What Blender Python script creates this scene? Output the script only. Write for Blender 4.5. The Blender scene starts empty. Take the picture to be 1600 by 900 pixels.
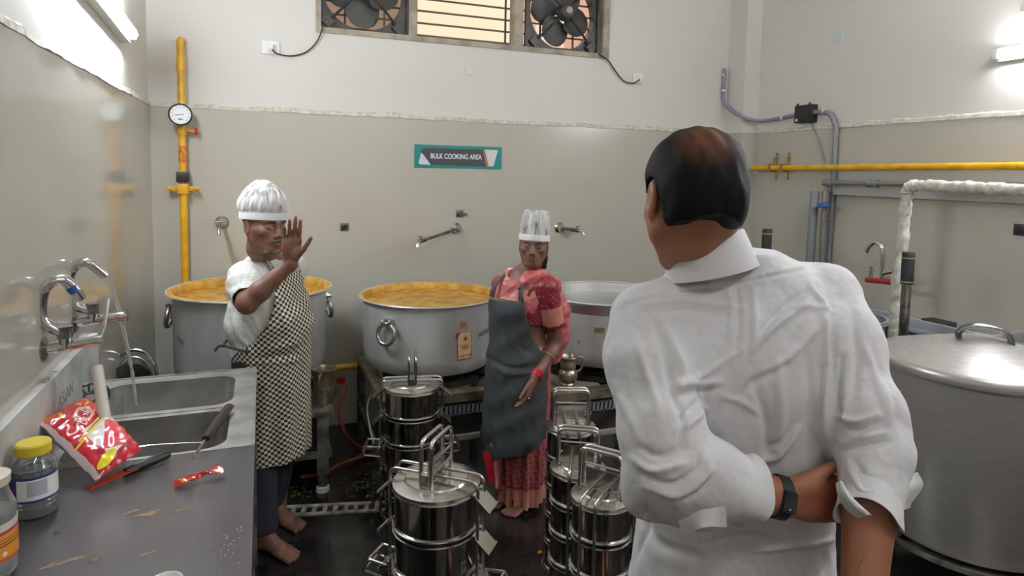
import bpy, bmesh, math, random
import numpy as np
from mathutils import Vector, Matrix
random.seed(7); R = math.radians; PI = math.pi
SC = bpy.context.scene; COL = SC.collection
# ------------------------------------------------------------------ camera
FPX, PITCH, YAW, ROLL, CY0, EYE = 1004.13, .0767, .3723, .0188, 346.8, 1.72
_f = np.array([math.sin(YAW)*math.cos(PITCH), math.cos(YAW)*math.cos(PITCH), -math.sin(PITCH)])
_r0 = np.array([math.cos(YAW), -math.sin(YAW), 0.]); _u0 = np.cross(_r0, _f)
_r = math.cos(ROLL)*_r0+math.sin(ROLL)*_u0; _u = -math.sin(ROLL)*_r0+math.cos(ROLL)*_u0
CAMP = np.array([0, 0, EYE])
cd = bpy.data.cameras.new('camera'); cam = bpy.data.objects.new('camera', cd); COL.objects.link(cam); SC.camera = cam
cd.sensor_fit = 'HORIZONTAL'; cd.sensor_width = 36; cd.lens = FPX*36/1600; cd.shift_x = 0; cd.shift_y = -(450-CY0)/1600; cd.clip_start = .05
cam.matrix_world = Matrix(((_r[0], _u[0], -_f[0], 0), (_r[1], _u[1], -_f[1], 0), (_r[2], _u[2], -_f[2], EYE), (0, 0, 0, 1)))
def ray(x, y): return _f+(x-800)/FPX*_r-(y-CY0)/FPX*_u
def at(x, y, X=None, Y=None, Z=None, d=None):
    """a point of the place seen at (x, y): on a plane, or at a depth"""
    q = ray(x, y); t = d if d is not None else X/q[0] if X is not None else Y/q[1] if Y is not None else (Z-EYE)/q[2]
    return CAMP+q*t
def pix(P):
    d = np.asarray(P, float)-CAMP; z = d@_f
    return 800+FPX*(d@_r)/z, CY0-FPX*(d@_u)/z
# ------------------------------------------------------------------ light
vs = SC.view_settings; vs.view_transform = 'Standard'; vs.look = 'None'; vs.exposure = 0.0; vs.gamma = 1; vs.use_curve_mapping = False
W = bpy.data.worlds.new('sky'); SC.world = W; W.use_nodes = True
W.node_tree.nodes['Background'].inputs[0].default_value = (1, .96, .9, 1); W.node_tree.nodes['Background'].inputs[1].default_value = 1.3
sd = bpy.data.lights.new('sun', 'SUN'); sd.energy = 3.0; sd.angle = R(3); sd.color = (1, .95, .85)
sun = bpy.data.objects.new('sun', sd); COL.objects.link(sun); sun.rotation_euler = (R(-38), R(14), 0); sun.location = (1, 5, 6)
TUBE_L, TUBE_R, TUBE_C = 175.0, 95.0, 122.0      # strengths of the tube lights
XL, XR, YB, YF, ZC = -.618, 3.732, 4.358, -2.6, 3.45
# ------------------------------------------------------------------ helpers
def lin(c):
    return tuple(((v/255)/12.92 if v/255 <= .04045 else ((v/255+.055)/1.055)**2.4) for v in c)+(1,)
def mat(name, c, rough=.5, metal=0, c2=None, nscale=8, bump=0, bscale=60, spec=None, em=None, trans=0, coat=0, namt=(.4, .6), stretch=None, alpha=1, aniso=0, rr=None, sss=0):
    m = bpy.data.materials.new(name); m.use_nodes = True; n = m.node_tree.nodes; l = m.node_tree.links; b = n['Principled BSDF']
    b.inputs['Base Color'].default_value = lin(c); b.inputs['Roughness'].default_value = rough; b.inputs['Metallic'].default_value = metal
    if spec is not None: b.inputs['Specular IOR Level'].default_value = spec
    if trans: b.inputs['Transmission Weight'].default_value = trans
    if coat: b.inputs['Coat Weight'].default_value = coat; b.inputs['Coat Roughness'].default_value = .08
    if alpha < 1: b.inputs['Alpha'].default_value = alpha
    if sss: b.inputs['Subsurface Weight'].default_value = sss; b.inputs['Subsurface Radius'].default_value = (.01, .004, .002)
    if em: b.inputs['Emission Color'].default_value = lin(em[0]); b.inputs['Emission Strength'].default_value = em[1]
    tc = n.new('ShaderNodeTexCoord'); src = tc.outputs['Object']
    if stretch:
        mp = n.new('ShaderNodeMapping'); mp.inputs['Scale'].default_value = stretch; l.new(src, mp.inputs[0]); src = mp.outputs[0]
    if c2:
        t = n.new('ShaderNodeTexNoise'); t.inputs['Scale'].default_value = nscale; t.inputs['Detail'].default_value = 5; l.new(src, t.inputs['Vector'])
        r = n.new('ShaderNodeValToRGB'); r.color_ramp.elements[0].position = namt[0]; r.color_ramp.elements[1].position = namt[1]
        r.color_ramp.elements[0].color = lin(c); r.color_ramp.elements[1].color = lin(c2); l.new(t.outputs['Fac'], r.inputs[0]); l.new(r.outputs[0], b.inputs['Base Color'])
    if rr:
        t = n.new('ShaderNodeTexNoise'); t.inputs['Scale'].default_value = rr[2]; t.inputs['Detail'].default_value = 4; l.new(src, t.inputs['Vector'])
        q = n.new('ShaderNodeMapRange'); q.inputs[1].default_value = .35; q.inputs[2].default_value = .65; q.inputs[3].default_value = rr[0]; q.inputs[4].default_value = rr[1]
        l.new(t.outputs['Fac'], q.inputs[0]); l.new(q.outputs[0], b.inputs['Roughness'])
    if bump:
        t = n.new('ShaderNodeTexNoise'); t.inputs['Scale'].default_value = bscale; t.inputs['Detail'].default_value = 4; l.new(src, t.inputs['Vector'])
        u = n.new('ShaderNodeBump'); u.inputs['Strength'].default_value = bump; u.inputs['Distance'].default_value = .004; l.new(t.outputs['Fac'], u.inputs['Height']); l.new(u.outputs[0], b.inputs['Normal'])
    return m
def BM(): return bmesh.new()
def box(bm, lo, hi, bev=0, rot=None, piv=None):
    lo = Vector(lo); hi = Vector(hi); c = (lo+hi)/2; s = hi-lo
    r = bmesh.ops.create_cube(bm, size=1, matrix=Matrix.Translation(c) @ Matrix.Diagonal((abs(s.x), abs(s.y), abs(s.z), 1)))
    vs_ = r['verts']
    if bev:
        es = list({e for v in vs_ for e in v.link_edges})
        q = bmesh.ops.bevel(bm, geom=es, offset=bev, segments=2, affect='EDGES', profile=.6); vs_ = list({v for f in q['faces'] for v in f.verts} | {v for v in vs_ if v.is_valid})
    if rot is not None:
        p = Vector(piv) if piv is not None else c
        for v in vs_:
            v.co = p+rot @ (v.co-p)
    return bm
def frame_of(t):
    t = Vector(t).normalized(); a = Vector((0, 0, 1)) if abs(t.z) < .9 else Vector((1, 0, 0)); u = t.cross(a).normalized(); return u, u.cross(t).normalized()
def tube(bm, pts, r, n=12, caps=True, closed=False, flat=None):
    """a round bar swept along points; r may be a list; flat=(axis, factor) squeezes the section"""
    pts = [Vector(p) for p in pts]; N = len(pts); rs = r if hasattr(r, '__len__') else [r]*N; rings = []; u = None
    for i, p in enumerate(pts):
        if closed: t = pts[(i+1) % N]-pts[i-1]
        else: t = pts[min(i+1, N-1)]-pts[max(i-1, 0)]
        t.normalize()
        if u is None: u, _ = frame_of(t)
        u = (u-t*u.dot(t)).normalized(); w = t.cross(u); ring = []
        for k in range(n):
            a = 2*PI*k/n; o = (u*math.cos(a)+w*math.sin(a))*rs[i]
            if flat: ax = Vector(flat[0]); o = o-ax*(o.dot(ax)*(1-flat[1]))
            ring.append(bm.verts.new(p+o))
        rings.append(ring)
    M = N if closed else N-1
    for i in range(M):
        A, B = rings[i], rings[(i+1) % N]
        for k in range(n): bm.faces.new((A[k], A[(k+1) % n], B[(k+1) % n], B[k]))
    if caps and not closed:
        bm.faces.new(rings[0][::-1]); bm.faces.new(rings[-1])
    return bm
def smooth_path(pts, k=6, closed=False):
    P = [np.array(p, float) for p in pts]; n = len(P); out = []
    for i in range(n if closed else n-1):
        a, b, c, d = (P[(i-1) % n] if closed or i > 0 else 2*P[0]-P[1]), P[i], P[(i+1) % n], (P[(i+2) % n] if closed or i+2 < n else 2*P[-1]-P[-2])
        for j in range(k):
            t = j/k; out.append(.5*((2*b)+(-a+c)*t+(2*a-5*b+4*c-d)*t*t+(-a+3*b-3*c+d)*t**3))
    if not closed: out.append(P[-1])
    return out
def bend(pts, r=.02, k=5):
    """polyline with rounded corners"""
    P = [Vector(p) for p in pts]; out = [P[0]]
    for i in range(1, len(P)-1):
        a = (P[i-1]-P[i]); b = (P[i+1]-P[i]); q = min(r, a.length*.45, b.length*.45); a.normalize(); b.normalize()
        s, e = P[i]+a*q, P[i]+b*q
        for j in range(k+1):
            t = j/k; out.append(s*(1-t)**2+P[i]*2*t*(1-t)+e*t*t)
    out.append(P[-1]); return out
def lathe(bm, prof, c=(0, 0, 0), n=64, axis='z', wob=None):
    """prof: (radius, height) pairs turned about an upright axis through c"""
    c = Vector(c); rings = []
    for (r, z) in prof:
        ring = []
        for k in range(n):
            a = 2*PI*k/n
            if axis == 'z': v = Vector((r*math.cos(a), r*math.sin(a), z))
            elif axis == 'y': v = Vector((r*math.cos(a), z, r*math.sin(a)))
            else: v = Vector((z, r*math.cos(a), r*math.sin(a)))
            ring.append(bm.verts.new(c+v))
        rings.append(ring)
    for A, B in zip(rings, rings[1:]):
        for k in range(n): bm.faces.new((A[k], A[(k+1) % n], B[(k+1) % n], B[k]))
    for ring, pr in ((rings[0], prof[0]), (rings[-1], prof[-1])):
        if pr[0] > 1e-5: bm.faces.new(ring)
    bmesh.ops.remove_doubles(bm, verts=[v for g in rings for v in g], dist=1e-6)
    return bm
def prism(bm, poly, d, o=(0, 0, 0), u=(1, 0, 0), v=(0, 0, 1)):
    """flat polygon in the (u, v) plane through o, given thickness d along u x v"""
    o = Vector(o); u = Vector(u); v = Vector(v); n = u.cross(v).normalized()*d
    a = [bm.verts.new(o+u*x+v*y) for x, y in poly]; b = [bm.verts.new(p.co+n) for p in a]; k = len(a)
    bm.faces.new(a[::-1]); bm.faces.new(b)
    for i in range(k): bm.faces.new((a[i], a[(i+1) % k], b[(i+1) % k], b[i]))
    return bm
def obj(name, bm, m, parent=None, smooth=True, kind=None, label=None):
    bmesh.ops.recalc_face_normals(bm, faces=bm.faces)
    me = bpy.data.meshes.new(name)
    if parent is not None:
        w = Vector((0, 0, 0)); p = parent
        while p: w += p.location; p = p.parent
        bmesh.ops.translate(bm, verts=bm.verts, vec=-w)
    bm.to_mesh(me); bm.free(); return link(name, me, m, parent, smooth, kind, label)
def link(name, me, m, parent=None, smooth=True, kind=None, label=None):
    o = bpy.data.objects.new(name, me); COL.objects.link(o)
    for x in (m if isinstance(m, (list, tuple)) else [m]): me.materials.append(x)
    if smooth:
        me.polygons.foreach_set('use_smooth', [True]*len(me.polygons))
        try: me.set_sharp_from_angle(angle=R(38))
        except Exception: pass
    if parent is not None: o.parent = parent
    if kind: o['kind'] = kind
    if label: o['label'] = label
    return o
def tag(o, label, cat, group=None, kind=None):
    o['label'] = label; o['category'] = cat
    if group: o['group'] = group
    if kind: o['kind'] = kind
    return o
def thing(name, loc, label, cat, group=None):
    o = bpy.data.objects.new(name, None); o.empty_display_size = .1; COL.objects.link(o); o.location = loc
    return tag(o, label, cat, group)
def kids(o): return [c for c in COL.objects if c.parent == o]
def copy_tree(o, parent=None):
    c = o.copy(); COL.objects.link(c)
    if parent is not None: c.parent = parent
    for ch in kids(o): copy_tree(ch, c)
    return c
def text(name, s, size, loc, u, v, m, parent, ext=.0006, align='CENTER', bold=0):
    """lettering as a real thin mesh; u = reading direction, v = up"""
    cu = bpy.data.curves.new(name, 'FONT'); cu.body = s; cu.size = size; cu.extrude = ext; cu.align_x = align; cu.align_y = 'CENTER'; cu.offset = bold
    t = bpy.data.objects.new(name, cu); COL.objects.link(t); bpy.context.view_layer.update()
    me = bpy.data.meshes.new_from_object(t.evaluated_get(bpy.context.evaluated_depsgraph_get())); bpy.data.objects.remove(t)
    u = Vector(u).normalized(); v = Vector(v).normalized(); n = u.cross(v); w = Vector((0, 0, 0)); p = parent
    while p: w += p.location; p = p.parent
    me.transform(Matrix.Translation(Vector(loc)-w) @ Matrix((u, v, n)).transposed().to_4x4())
    me.materials.clear(); return link(name, me, m, parent, smooth=False)
def wrap_text(o, c, r):
    """bend lettering built flat at y=-r round an upright cylinder (local coordinates)"""
    for v in o.data.vertices:
        a = (v.co.x-c[0])/r; rr = c[1]-v.co.y
        v.co = Vector((c[0]+rr*math.sin(a), c[1]-rr*math.cos(a), v.co.z))
def nz(p, s=1., seed=0.):
    x, y, z = p[..., 0]*s+seed, p[..., 1]*s+seed*1.7, p[..., 2]*s-seed
    return (np.sin(x*1.7+1.3*np.sin(y*1.1+z*.7))+np.sin(y*2.1+1.1*np.sin(z*1.3+x*.9)+2)+np.sin(z*1.9+1.2*np.sin(x*1.5-y*.6)+4))/3
# ------------------------------------------------------------------ materials
M = {}
M['paint'] = mat('wall_paint', (212, 209, 201), .55, c2=(206, 202, 193), nscale=1.3, namt=(.2, .8), bump=.08, bscale=25)
M['tile'] = mat('wall_tile', (184, 181, 168), .2, c2=(178, 174, 161), nscale=2.2, spec=.5, bump=.03, bscale=9, namt=(.2, .8))
M['tile_l'] = mat('wall_tile_polished', (184, 179, 168), .1, c2=(178, 174, 162), nscale=2, spec=.65)
M['plaster'] = mat('rough_plaster', (214, 210, 196), .8, c2=(188, 182, 165), nscale=30, bump=.8, bscale=50)
M['ceil'] = mat('ceiling_paint', (205, 203, 198), .8)
def floor_mat():
    m = mat('wet_granite', (26, 24, 25), .1, c2=(44, 40, 38), nscale=5, rr=(.04, .38, 3.2), bump=.12, bscale=14, spec=.5)
    n = m.node_tree.nodes; l = m.node_tree.links; b = n['Principled BSDF']
    tc = n.new('ShaderNodeTexCoord'); br = n.new('ShaderNodeTexBrick'); br.inputs['Scale'].default_value = 1; br.inputs['Mortar Size'].default_value = .006
    br.inputs['Brick Width'].default_value = .6; br.inputs['Row Height'].default_value = .6; br.offset = 0; br.inputs['Color1'].default_value = (1, 1, 1, 1); br.inputs['Color2'].default_value = (.8, .8, .8, 1); br.inputs['Mortar'].default_value = (.25, .25, .25, 1)
    l.new(tc.outputs['Object'], br.inputs[0]); mx = n.new('ShaderNodeMix'); mx.data_type = 'RGBA'; mx.blend_type = 'MULTIPLY'; mx.inputs[0].default_value = 1
    src = b.inputs['Base Color'].links[0].from_socket; l.new(src, mx.inputs[6]); l.new(br.outputs[0], mx.inputs[7]); l.new(mx.outputs[2], b.inputs['Base Color']); return m
M['floor'] = floor_mat()
M['black'] = mat('black_plastic', (28, 28, 30), .4)
M['blackmetal'] = mat('black_enamelled_metal', (34, 34, 36), .35, c2=(58, 52, 46), nscale=14)
M['blade'] = mat('fan_blade_grey', (52, 54, 55), .45, c2=(66, 64, 60), nscale=9)
M['stone'] = mat('window_stone', (168, 158, 140), .6, c2=(140, 128, 112), nscale=9, bump=.3)
M['rust'] = mat('rusty_grille', (92, 74, 58), .6)
M['white'] = mat('white_plastic', (226, 226, 222), .35)
M['chrome'] = mat('chrome', (205, 205, 205), .12, 1)
M['galv'] = mat('galvanised_steel', (140, 142, 142), .4, .4, c2=(132, 134, 134), nscale=5)
M['dullchrome'] = mat('dull_chrome', (150, 150, 148), .28, 1, c2=(120, 118, 114), nscale=30)
M['steel'] = mat('polished_steel', (168, 165, 160), .1, 1)
M['steelrim'] = mat('bright_steel_wire', (205, 203, 198), .2, 1)
M['brushed'] = mat('brushed_steel', (186, 183, 178), .3, .5, c2=(174, 171, 166), nscale=40, stretch=(.3, .3, 8), bump=.01, bscale=60)
M['sinksteel'] = mat('sink_steel', (178, 176, 172), .36, .6, c2=(150, 148, 142), nscale=12, bump=.06, bscale=30)
M['alu'] = mat('aluminium', (204, 205, 203), .38, .3, c2=(186, 187, 184), nscale=3, stretch=(2, 2, .6), bump=.04, bscale=40)
M['alub'] = mat('aluminium_rim', (205, 203, 198), .3, 1)
M['brass'] = mat('dull_brass', (168, 158, 132), .3, .7, c2=(140, 128, 104), nscale=20)
M['yellow'] = mat('yellow_paint', (224, 172, 30), .3, c2=(206, 152, 28), nscale=12)
M['red'] = mat('red_plastic', (170, 40, 36), .4)
M['stove'] = mat('sooty_steel', (128, 120, 98), .42, .4, c2=(84, 78, 64), nscale=9, bump=.2)
M['stoved'] = mat('stove_dark_panel', (66, 61, 57), .45, .3, c2=(40, 36, 34), nscale=9)
M['cast'] = mat('cast_iron', (24, 22, 21), .7, c2=(50, 40, 30), nscale=18, bump=.4)
M['frame'] = mat('grey_angle_frame', (150, 148, 140), .4, .6, c2=(105, 100, 92), nscale=14)
M['food'] = mat('yellow_curry', (196, 150, 62), .25, c2=(168, 118, 40), nscale=14, bump=.5, bscale=35)
M['crust'] = mat('dried_curry_crust', (204, 158, 66), .6, c2=(176, 128, 44), nscale=16, bump=.3)
M['granite'] = mat('dark_granite_worktop', (84, 80, 84), .24, c2=(98, 95, 97), nscale=3, namt=(.2, .8), bump=.14, bscale=16, spec=.6)
M['marble'] = mat('dirty_marble', (188, 190, 186), .35, c2=(140, 140, 134), nscale=7, namt=(.4, .75), bump=.1)
M['hose'] = mat('orange_hose', (150, 72, 40), .5)
M['conduit'] = mat('violet_grey_conduit', (138, 132, 160), .4)
M['cgrey'] = mat('grey_pipe', (128, 130, 134), .4)
M['wrap'] = mat('plaster_wrapped_cloth', (205, 202, 192), .85, c2=(176, 170, 156), nscale=26, bump=.9, bscale=70)
M['blue'] = mat('blue_valve', (40, 84, 150), .4)
M['rubber'] = mat('black_rubber_grip', (30, 30, 31), .7, bump=.5, bscale=200)
M['lamp_l'] = mat('tube_glow_left', (255, 255, 255), .5, em=((240, 247, 255), TUBE_L))
M['lamp_r'] = mat('tube_glow_right', (255, 255, 255), .5, em=((246, 248, 255), TUBE_R))
M['lamp_c'] = mat('tube_glow_ceiling', (255, 255, 255), .5, em=((250, 250, 252), TUBE_C))
# ------------------------------------------------------------------ the setting
def struct(name, bm, m, label, parent=None):
    o = obj(name, bm, m, parent, smooth=False)
    if parent is None: o['kind'] = 'structure'; o['label'] = label
    return o
T = .22
b = BM(); box(b, (XL-T, YF-T, -.12), (XR+T, YB+T, 0)); struct('floor', b, M['floor'], 'wet black granite kitchen floor')
b = BM(); box(b, (XL-T, YF-T, ZC), (XR+T, YB+T, ZC+.12)); struct('ceiling', b, M['ceil'], 'white painted ceiling')
WX0, WX1, WZ0, WZ1 = .335, 2.46, 2.59, 3.22
b = BM(); box(b, (XL-T, YB, 0), (WX0, YB+T, ZC)); box(b, (WX1, YB, 0), (XR+T, YB+T, ZC)); box(b, (WX0, YB, 0), (WX1, YB+T, WZ0)); box(b, (WX0, YB, WZ1), (WX1, YB+T, ZC))
wb = struct('wall_back', b, M['paint'], 'back wall, white paint above and grey polished cladding below')
b = BM(); box(b, (XL-T, YF, 0), (XL, YB, ZC)); wl = struct('wall_left', b, M['paint'], 'left wall, white paint above and grey polished cladding below')
b = BM(); box(b, (XR, YF, 0), (XR+T, YB, ZC)); wr = struct('wall_right', b, M['paint'], 'right wall, white paint above and grey cladding below')
b = BM(); box(b, (XL-T, YF-T, 0), (XR+T, YF, ZC)); struct('wall_front', b, M['paint'], 'wall behind the viewer')
b = BM(); box(b, (3.585, YB-.2, 0), (XR, YB, ZC)); wc = struct('wall_corner', b, M['paint'], 'corner pilaster between back wall and right wall')
ZD = 2.075; TH = .008
b = BM(); box(b, (XL+TH, YB-TH, 0), (3.585-TH, YB, ZD)); struct('tile_cladding', b, M['tile'], '', wb)
b = BM(); box(b, (XL, YF, 0), (XL+TH, YB, ZD)); struct('tile_cladding', b, M['tile_l'], '', wl)
b = BM(); box(b, (XR-TH, YF, 0), (XR, YB-.2-TH, ZD)); struct('tile_cladding', b, M['tile'], '', wr)
b = BM(); box(b, (3.585-TH, YB-.2-TH, 0), (3.585, YB, ZD)); box(b, (3.585, YB-.2-TH, 0), (XR, YB-.2, ZD)); struct('tile_cladding', b, M['tile'], '', wc)
def rim(name, p0, p1, n, seed):
    p0, p1, n = Vector(p0), Vector(p1), Vector(n); b = BM(); L = (p1-p0).length; k = int(L/.03); rows = []; rnd = random.Random(seed)
    h = 0; g = 0
    for i in range(k+1):
        p = p0+(p1-p0)*i/k; h = h*.7+rnd.uniform(-.006, .006); g = g*.7+rnd.uniform(-.004, .004); t = .014+g*.5
        q = [p+Vector((0, 0, -.006+h*.4)), p+n*t+Vector((0, 0, -.004+h*.4)), p+n*(t*.8)+Vector((0, 0, .016+h)), p+Vector((0, 0, .024+h))]
        rows.append([b.verts.new(v) for v in q])
    for A, B in zip(rows, rows[1:]):
        for j in range(3): b.faces.new((A[j], A[j+1], B[j+1], B[j]))
    b.faces.new(rows[0]); b.faces.new(rows[-1][::-1])
    return struct(name, b, M['plaster'], 'rough plaster ledge on top of the wall cladding')
rim('trim_1', (XL+.02, YB, ZD), (3.57, YB, ZD), (0, -1, 0), 1); rim('trim_2', (XL, 0, ZD), (XL, YB-.02, ZD), (1, 0, 0), 2); rim('trim_3', (XR, 0, ZD), (XR, YB-.22, ZD), (-1, 0, 0), 3)
# window: stone frame, three bays, iron grille; a sunlit house wall outside
b = BM(); y0, y1 = YB-.012, YB+.09
for (x0, x1, z0, z1) in ((WX0, WX1, WZ0, WZ0+.035), (WX0, WX1, WZ1-.035, WZ1), (WX0, WX0+.03, WZ0+.035, WZ1-.035), (WX1-.05, WX1, WZ0+.035, WZ1-.035), (.93, .985, WZ0+.035, WZ1-.035), (1.69, 1.755, WZ0+.035, WZ1-.035)): box(b, (x0, y0, z0), (x1, y1, z1))
wf = struct('window_1', b, M['stone'], 'high three-bay window with a stone frame, exhaust fans in its side bays')
b = BM()
for z in [WZ0+.06+.083*i for i in range(7)]: box(b, (WX0+.02, YB+.1, z), (WX1-.02, YB+.112, z+.011))
for x in (.52, .78, 1.0, 1.655, 1.93, 2.2): box(b, (x, YB+.095, WZ0+.02), (x+.012, YB+.107, WZ1-.02))
obj('grille', b, M['rust'], wf, smooth=False)
def house_mat():
    m = mat('house_paint', (240, 220, 160), .8); n = m.node_tree.nodes; l = m.node_tree.links
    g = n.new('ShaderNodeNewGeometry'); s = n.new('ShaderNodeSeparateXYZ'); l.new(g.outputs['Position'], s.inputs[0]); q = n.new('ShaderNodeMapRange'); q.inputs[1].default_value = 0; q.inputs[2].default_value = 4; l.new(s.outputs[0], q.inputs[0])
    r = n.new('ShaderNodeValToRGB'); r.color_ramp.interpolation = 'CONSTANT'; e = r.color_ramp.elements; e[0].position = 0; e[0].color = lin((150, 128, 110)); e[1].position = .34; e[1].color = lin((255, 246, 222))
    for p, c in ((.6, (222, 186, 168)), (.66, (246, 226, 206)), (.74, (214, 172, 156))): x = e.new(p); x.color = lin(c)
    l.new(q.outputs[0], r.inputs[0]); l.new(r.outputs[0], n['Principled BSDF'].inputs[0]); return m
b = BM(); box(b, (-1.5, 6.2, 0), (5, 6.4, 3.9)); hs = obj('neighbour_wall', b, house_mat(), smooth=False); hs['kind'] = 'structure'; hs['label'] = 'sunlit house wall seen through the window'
# ------------------------------------------------------------------ exhaust fans
def fan(x, spin, tilt, label):
    cz = 2.895; cy = YB+.03; t = thing('exhaust_fan', (x, cy, cz), label, 'exhaust fan', 'exhaust fans in the window'); w = .3
    b = BM()                      # square plate with a round hole
    n = 64; out = []; inn = []
    for k in range(n):
        a = 2*PI*k/n; c, s = math.cos(a), math.sin(a); q = w/max(abs(c), abs(s)); out.append((x+c*q, cz+s*q)); inn.append((x+c*.262, cz+s*.262))
    vo = [[b.verts.new((p[0], y, p[1])) for p in out] for y in (cy-.012, cy)]; vi = [[b.verts.new((p[0], y, p[1])) for p in inn] for y in (cy-.012, cy+.07)]
    for k in range(n):
        j = (k+1) % n; b.faces.new((vo[0][k], vo[0][j], vi[0][j], vi[0][k])); b.faces.new((vo[1][k], vo[1][j], vo[0][j], vo[0][k])); b.faces.new((vi[0][k], vi[0][j], vi[1][j], vi[1][k])); b.faces.new((vo[1][j], vo[1][k], vi[1][k], vi[1][j]))
    obj('frame', b, M['blackmetal'], t)
    b = BM(); box(b, (x-w, cy-.03, cz-w), (x-w+.02, cy-.008, cz+w)); box(b, (x+w-.02, cy-.03, cz-w), (x+w, cy-.008, cz+w)); box(b, (x-w, cy-.03, cz-w), (x+w, cy-.008, cz-w+.02)); obj('flange', b, M['blackmetal'], t)
    b = BM(); lathe(b, [(.0, -.12), (.035, -.12), (.055, -.108), (.06, -.09), (.06, -.02), (.04, -.015), (0, -.01)], (x, cy, cz), 32, 'y'); obj('motor', b, M['blade'], t)
    b = BM(); lathe(b, [(0, -.127), (.024, -.127), (.026, -.119), (0, -.119)], (x, cy, cz), 24, 'y'); obj('motor_badge', b, mat('pink_badge', (170, 140, 140), .5), t)
    for k in range(4):
        a = R(45+90*k+tilt); d = Vector((math.cos(a), 0, math.sin(a))); s = Vector((-math.sin(a), 0, math.cos(a))); c = Vector((x, cy-.05, cz))
        b = BM(); tube(b, [c+d*.05, c+d*.2, c+d*.31+Vector((0, .03, 0))], .009, 8); e = c+d*.315
        vs0 = [e+s*.035+d*-.02, e-s*.035+d*-.02, e-s*.035+d*.035, e+s*.035+d*.035]
        A = [b.verts.new(v+Vector((0, .012, 0))) for v in vs0]; B = [b.verts.new(v+Vector((0, .035, 0))) for v in vs0]
        b.faces.new(A); b.faces.new(B[::-1])
        for i in range(4): b.faces.new((A[i], A[(i+1) % 4], B[(i+1) % 4], B[i]))
        for q in (-.02, .02): lathe(b, [(0, -.004), (.007, -.004), (.007, .004), (0, .004)], e+s*q+d*.01+Vector((0, .01, 0)), 10, 'y')
        obj('mounting_arm', b, M['blackmetal'], t)
    for k in range(4):
        b = BM(); a0 = R(spin+90*k); rows = []
        for i in range(9):
            f = i/8; rad = .035+.205*f; wd = .026+.12*math.sin(PI*min(1, .12+f*.62))*(1 if f < .9 else .82); row = []
            for j in range(9):
                g = (j/8-.5)*2; aa = a0+g*wd/max(rad, .1)*.9; row.append((rad*(1-.06*g*g*f)*math.cos(aa), .03+g*.028*(1-f*.3)+.006*g*g, rad*(1-.06*g*g*f)*math.sin(aa)))
            rows.append(row)
        for y in (0, .003):
            V = [[b.verts.new((x+p[0], cy+p[1]+y, cz+p[2])) for p in r_] for r_ in rows]
            for i in range(8):
                for j in range(8): b.faces.new((V[i][j], V[i][j+1], V[i+1][j+1], V[i+1][j]))
        obj('blade', b, M['blade'], t)
    return t
fan(.637, 90, 0, 'black exhaust fan in the left bay of the high window')
fan(2.08, 72, 0, 'black exhaust fan in the right bay of the high window')
# ------------------------------------------------------------------ tube lights
def batten(name, p0, p1, wall, m, label, h=.07, dep=.05, lip=False):
    p0, p1 = Vector(p0), Vector(p1); c = (p0+p1)/2; t = thing(name, c, label, 'tube light'); n = Vector(wall); z = Vector((0, 0, 1)); L = (p1-p0).normalized()
    def slab(bm, a, bb, d0, d1, z0, z1):
        V = [bm.verts.new(q+n*d+z*zz) for q in (a, bb) for d, zz in ((d0, z0), (d1, z0), (d1, z1), (d0, z1))]
        bm.faces.new(V[:4]); bm.faces.new(V[4:][::-1])
        for i in range(4): bm.faces.new((V[i], V[(i+1) % 4], V[4+(i+1) % 4], V[4+i]))
    b = BM(); slab(b, p0, p1, 0, dep*.55, -h/2, h/2); obj('housing', b, M['white'], t, smooth=False)
    b = BM(); tube(b, [p0+n*dep*(1.1 if lip else .9)+L*.02, p1+n*dep*(1.1 if lip else .9)-L*.02], .019, 10); obj('lamp_tube', b, m, t)
    b = BM()
    if lip: b = BM(); slab(b, p0, p1, .0, .04, -h/2-.006, -h/2-.0005); obj('reflector_lip', b, M['white'], t, smooth=False)
    for a, s in ((p0, 1), (p1, -1)): b = BM(); slab(b, a, a+L*.022*s, dep*.5, dep*1.35, -.024, .024); obj('end_cap', b, M['white'], t, smooth=False)
    return t
batten('tube_light', (XL, 2.35, 2.42), (XL, 3.6, 2.345), (1, 0, 0), M['lamp_l'], 'glowing tube light on the upper left wall', lip=True)
batten('tube_light', (XR, 2.34, 2.40), (XR, 1.1, 2.40), (-1, 0, 0), M['lamp_r'], 'lower glowing tube light on the upper right wall')
batten('tube_light', (XR, 2.22, 2.62), (XR, 1.0, 2.62), (-1, 0, 0), M['lamp_r'], 'upper glowing tube light on the upper right wall')
batten('tube_light', (.3, -.9, ZC), (1.8, -.9, ZC), (0, 0, -1), M['lamp_c'], 'ceiling tube light behind the viewer', .1, .06)
batten('tube_light', (1.9, .9, ZC), (3.2, .9, ZC), (0, 0, -1), M['lamp_c'], 'added fill tube on the ceiling, towards the big lidded vessel', .1, .06)  # extra out-of-view tube, added to brighten the white shirt and room from above
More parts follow.
